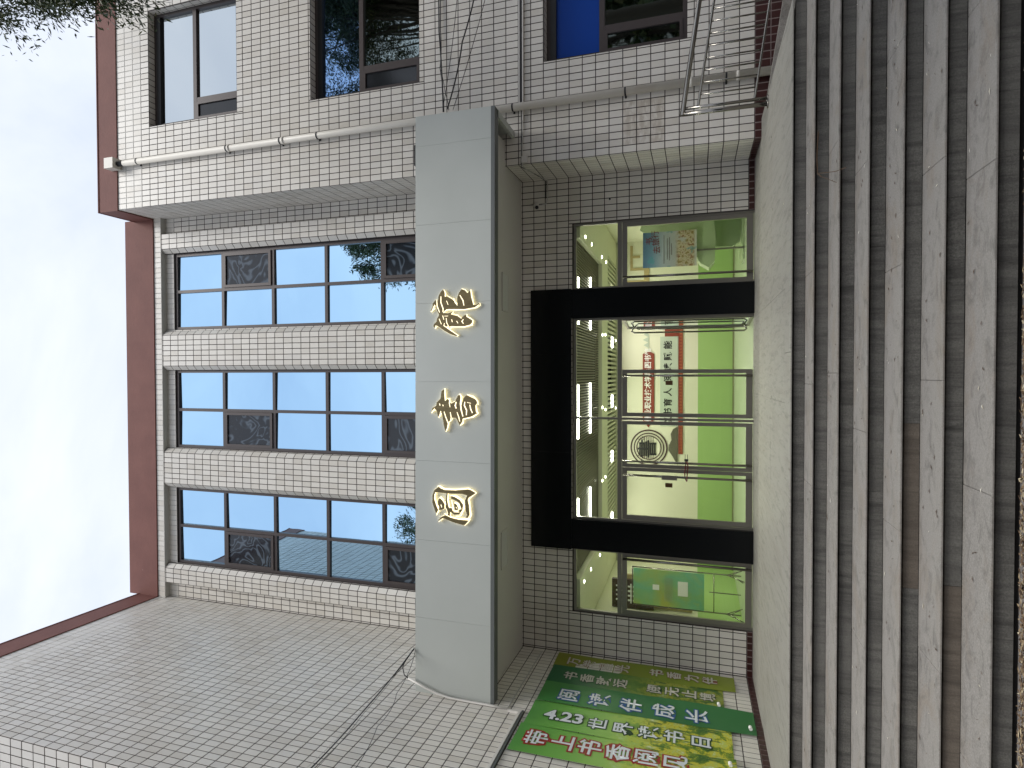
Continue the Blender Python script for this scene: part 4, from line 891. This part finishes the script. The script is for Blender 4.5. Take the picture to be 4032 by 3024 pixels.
def banner(label, s0, s1, z0, z1, mat, cols, base=.02, ph=0, skew=0., clip=0):
    org = LS(s1, 0, base)                        # local x runs right (towards the back corner), y up, z out of the wall
    B_ = thing('banner', label, 'banner', org, 'reading day banners on the left wing wall'); B_.matrix_world = FL.mat(LL - s1, 0, base)
    W = s1 - s0
    def dz(x, z): return .006 * math.sin(6 * x + ph + z * 1.3) + .012 * (noise.noise(V((x * 2.2 + ph, z * 1.1, ph))) ) + .010 * max(0, (1 - (z - z0) / .5)) * math.sin(x * 5 + ph)
    def zz(x, t): return z0 + (z1 - z0) * t + skew * x * (1 - t)
    nx, nz2 = 14, 60; q = MB(); idx = {}
    for i in range(nx + 1):
        for j in range(nz2 + 1):
            x = W * i / nx; z = zz(x, j / nz2); idx[i, j] = len(q.v); q.v.append((x, z, dz(x, z)))
    for i in range(nx):
        for j in range(nz2): q.f.append((idx[i, j], idx[i + 1, j], idx[i + 1, j + 1], idx[i, j + 1])); q.mi.append(0); q.r.append(0)
    q.obj('sheet', BMAT[mat], B_, smooth=True)
    for (body, xs_, za, zb, sz, wcol, ocol, oo) in cols:
        n = len(body)
        for i, ch in enumerate(body):
            if ch == ' ': continue
            cz = za + (zb - za) * i / max(1, n - 1)
            szz = sz * (1.0 if ch not in '4.23' else 1.1)
            for k, (mt_, off, d) in enumerate(((ocol, oo, .004), (wcol, .004, .0065))):
                def xf(p, xs_=xs_, cz=cz, d=d):
                    x, z = xs_ + p.x, cz + p.y; return V((x, z, dz(x, z) + d + p.z))
                text(ch, szz, xf, mt_, B_, off=off + (.004 if k == 0 else .001), sx=1.08)
    if clip: MB().tube([(clip, z0 + .07, .03), (clip + .05, z0 + .075, .035)], .022, 12).obj('weight_clip', 'white', B_)
    return B_
banner('olive banner nearest the entrance corner with rust outlined characters', .10, .60, .28, 3.03, 'olive', [('万卷星光 书香为伴', .26, 2.72, .62, .225, 't_grey', 'o_pink', .006)], .012, 1)
banner('dark green banner with small white characters, second from the entrance corner', .56, 1.16, .46, 3.01, 'dark', [('书香致远 阅无止境', .30, 2.66, .66, .225, 't_grey', 'o_green', .008)], .020, 2, clip=.05)
banner('plain green banner with large blue outlined characters hanging lowest of all', 1.12, 1.70, .09, 3.00, 'green', [('阅读伴成长', .24, 2.56, .80, .31, 't_white', 'o_blue', .018)], .034, 3, clip=.08)
banner('green and yellow flower banner reading 4.23 in white with dark outlines', 1.68, 2.31, .40, 3.02, 'photo', [('世界读书日', .27, 2.05, .76, .265, 't_white', 'o_green', .016)], .020, 4)
B4 = [o for o in bpy.data.objects if o.name.startswith('banner') and '4.23' in o.get('label', '')][0]
# the numerals of 4.23 run down the banner turned on their side, as the print does
for k, (mt_, off, d) in enumerate((('o_green', .022, .0135), ('t_white', .010, .0160))):
    text('4.23', .31, lambda p: V((.28 + p.y, 2.53 - p.x, d)), mt_, B4, off=off)
banner('green and yellow flower banner with large red outlined characters, farthest from the entrance', 2.30, 2.92, .38, 3.05, 'photo', [('带上书香阅见', .34, 2.74, 1.05, .31, 't_white', 'o_red', .024)], .024, 5, clip=.45)

# ------------------------------------------------------------ trees
def tree(name, label, base, top, crown_c, crown_r, nclust, nleaf, seed, leafl=.10, group=None, extra=()):
    rs = random.Random(seed); T = thing(name, label, 'tree', base, group); b = V(base)
    tr = MB(); pts = [V((0, 0, 0)), V((.1, .05, 2.0)), V((.0, .2, 4.5)), V((crown_c[0] - base[0], crown_c[1] - base[1], crown_c[2] - base[2]))]
    tr.tube(pts, [.22, .17, .13, .05], 10)
    C = V(crown_c) - b; cl = []
    for i in range(nclust):
        while True:
            p = V((rs.uniform(-1, 1), rs.uniform(-1, 1), rs.uniform(-1, 1)))
            if .25 < p.length < 1: break
        p = V((p.x * crown_r[0], p.y * crown_r[1], p.z * crown_r[2])) + C
        cl.append(p)
        if i < len(extra): cl.append(V(extra[i]) - b)
        if i % 4 == 0:
            q0 = pts[2].lerp(pts[3], rs.uniform(0, .9)); mid = q0.lerp(p, .5) + V((0, 0, .35)); tr.tube([q0, mid, p], [.05, .03, .008], 5)
    tr.obj('trunk', M('bark', (.09, .075, .06), .9).m, T, smooth=True)
    npr = np.random.RandomState(seed); Vt = []; R_v = []
    for p in cl:
        d0 = npr.normal(size=3); d0[2] = -abs(d0[2]) * .8; d0 /= np.linalg.norm(d0); nl = int(nleaf * npr.uniform(.5, 1.5))
        t = npr.uniform(0, 1, nl)[:, None]; L_ = npr.uniform(.35, .8)
        c = np.array(p) + d0 * t * L_ + npr.normal(size=(nl, 3)) * (.08 + .06 * t) + np.array([0, 0, -.3]) * t * t
        dr = d0 * .6 + npr.normal(size=(nl, 3)) * .55 + np.array([0, 0, -.35]); dr /= np.linalg.norm(dr, axis=1)[:, None]
        sd_ = np.cross(dr, npr.normal(size=(nl, 3))); sd_ /= np.linalg.norm(sd_, axis=1)[:, None]
        l_ = leafl * npr.uniform(.6, 1.2, nl)[:, None]; w_ = l_ * (.13 if leafl < .3 else .3)
        Vt.append(np.stack([c, c + dr * l_ * .5 + sd_ * w_, c + dr * l_, c + dr * l_ * .5 - sd_ * w_], 1)); R_v.append(npr.uniform(0, 1, nl))
    Vt = np.concatenate(Vt).reshape(-1, 3); nf_ = len(Vt) // 4; R_v = np.concatenate(R_v)
    me = bpy.data.meshes.new('crown'); me.vertices.add(len(Vt)); me.vertices.foreach_set('co', Vt.ravel()); me.loops.add(nf_ * 4); me.loops.foreach_set('vertex_index', np.arange(nf_ * 4)); me.polygons.add(nf_)
    me.polygons.foreach_set('loop_start', np.arange(nf_) * 4); me.polygons.foreach_set('loop_total', np.full(nf_, 4))
    a = me.attributes.new('rnd', 'FLOAT', 'FACE'); a.data.foreach_set('value', R_v.astype(np.float32)); me.update(); me.validate()
    me.materials.append(MT['leaf']); o = bpy.data.objects.new('crown', me); COL.objects.link(o); o.parent = T
m = M('narrow_leaf', rough=.45, spec=.4); r_ = rnd_out(m); m.col(m.ramp(r_, [(0, (.025, .045, .018)), (.5, (.05, .075, .028)), (.85, (.09, .11, .04)), (1, (.15, .15, .06))]))
m.b.inputs['Transmission Weight'].default_value = 0; MT['leaf'] = m.m
hang = [(random.uniform(5.3, 6.3), random.uniform(-4.4, -3.6), random.uniform(8.0, 10.8)) for _ in range(210)] + [(5.0 + random.random() * .3, -4.2, 11.2 + random.random() * .5) for _ in range(10)] + [(5.08 + random.random() * .35, -4.1, 7.7 + random.random() * 1.5) for _ in range(26)] + [(random.uniform(6.3, 8.0), -4.4, random.uniform(7.6, 9.0)) for _ in range(14)]
hang = [h for h in hang if h[0] > 5.3 + .2 * abs(h[2] - 9.3) or h[0] < 5.45]
tree('willow_tree', 'feathery narrow leaved tree whose branches hang at the right end of the roof', (8.0, -5.4, GZ), 12, (9.6, -4.3, 9.7), (1.9, 1.8, 1.7), 280, 260, 3, .095, extra=hang)
tree('willow_tree', 'dark narrow leaved tree mirrored in the left tall window', (-7.5, -14.0, GZ), 12, (-7.2, -13.8, 9.6), (3.2, 3.0, 4.4), 260, 110, 5, .17)
tree('willow_tree', 'dark narrow leaved tree mirrored in the right tall window', (7.4, -11.5, GZ), 12, (6.4, -11.0, 11.3), (2.9, 2.6, 3.6), 420, 170, 8, .17)
for i in range(9):  # unseen row of trees added to cut low sky light under the canopy
    x = -22 + i * 5.4 + random.uniform(-.8, .8); y = -21 + random.uniform(-1.5, 1)
    tree('shading_tree', ('first', 'second', 'third', 'fourth', 'fifth', 'sixth', 'seventh', 'eighth', 'ninth')[i] + ' leafy tree from the left in the row added to shade the entrance', (x, y, GZ), 10, (x, y, 6.2), (3.3, 2.4, 5.2), 130, 60, 20 + i, .5, group='row of trees added to shade the entrance')

# the building across the yard, seen only in the window glass
ob = thing('opposite_building', 'pale block with striped window bands across the yard, mirrored in the lower glass', 'building', (4, -34, GZ))
rel(box('wall', 'grout_l', -22, 34, -36, -34, GZ, 12.5), ob)
for k in range(3):
    for j in range(16):
        rel(box('window', 'dark_pane', -20 + j * 3.3, -18 + j * 3.3, -34, -33.97, GZ + 1.2 + k * 3.2, GZ + 2.9 + k * 3.2), ob)

# ------------------------------------------------------------ emit the tiles
def proj_area(fr, a, b, c, d):
    P_ = []
    for s, t in ((a, c), (b, c), (b, d), (a, d)):
        v = fr(s, t) - CAM_P; w_ = v.dot(CAM_F)
        if w_ < .1: return 0
        P_.append((v.dot(CAM_R) / w_, v.dot(CAM_U) / w_))
    cx = sum(p[0] for p in P_) / 4; cy = sum(p[1] for p in P_) / 4
    if abs(cx) > .64 or abs(cy) > .86: return 0
    if fr.n.dot(fr((a + b) / 2, (c + d) / 2) - CAM_P) > 0: return 0
    return abs(sum(P_[i][0] * P_[(i + 1) % 4][1] - P_[(i + 1) % 4][0] * P_[i][1] for i in range(4)))
full = []; rest = []
for T_ in TILES:
    fr, a, b, c, d, p = T_
    ok = abs(b - a - TW) < 1e-4 and abs(d - c - TH) < 1e-4
    (full if ok and proj_area(fr, a, b, c, d) > 0 else rest).append(T_)
full.sort(key=lambda t: -proj_area(*t[:5])); rest += full[300:]; full = full[:300]
fr0 = Frame((0, 0, 0), (1, 0, 0), (0, 1, 0)); q = MB(); tile_geo(q, fr0, 0, TW, 0, TH); tm = q.mesh('tile', 'tile')
for fr, a, b, c, d, p in full:
    o = bpy.data.objects.new('tile', tm); COL.objects.link(o); o.parent = p
    mw = fr.mat(a, c, random.uniform(0, .0012)); o.matrix_local = mw
mb = MB()
for fr, a, b, c, d, p in rest:
    mb.rv = random.random(); tile_geo(mb, fr, a, b, c, d, .0028 + random.uniform(0, .0009))
mb.obj('tile', 'tile', bld, rnd=True, kind='stuff')
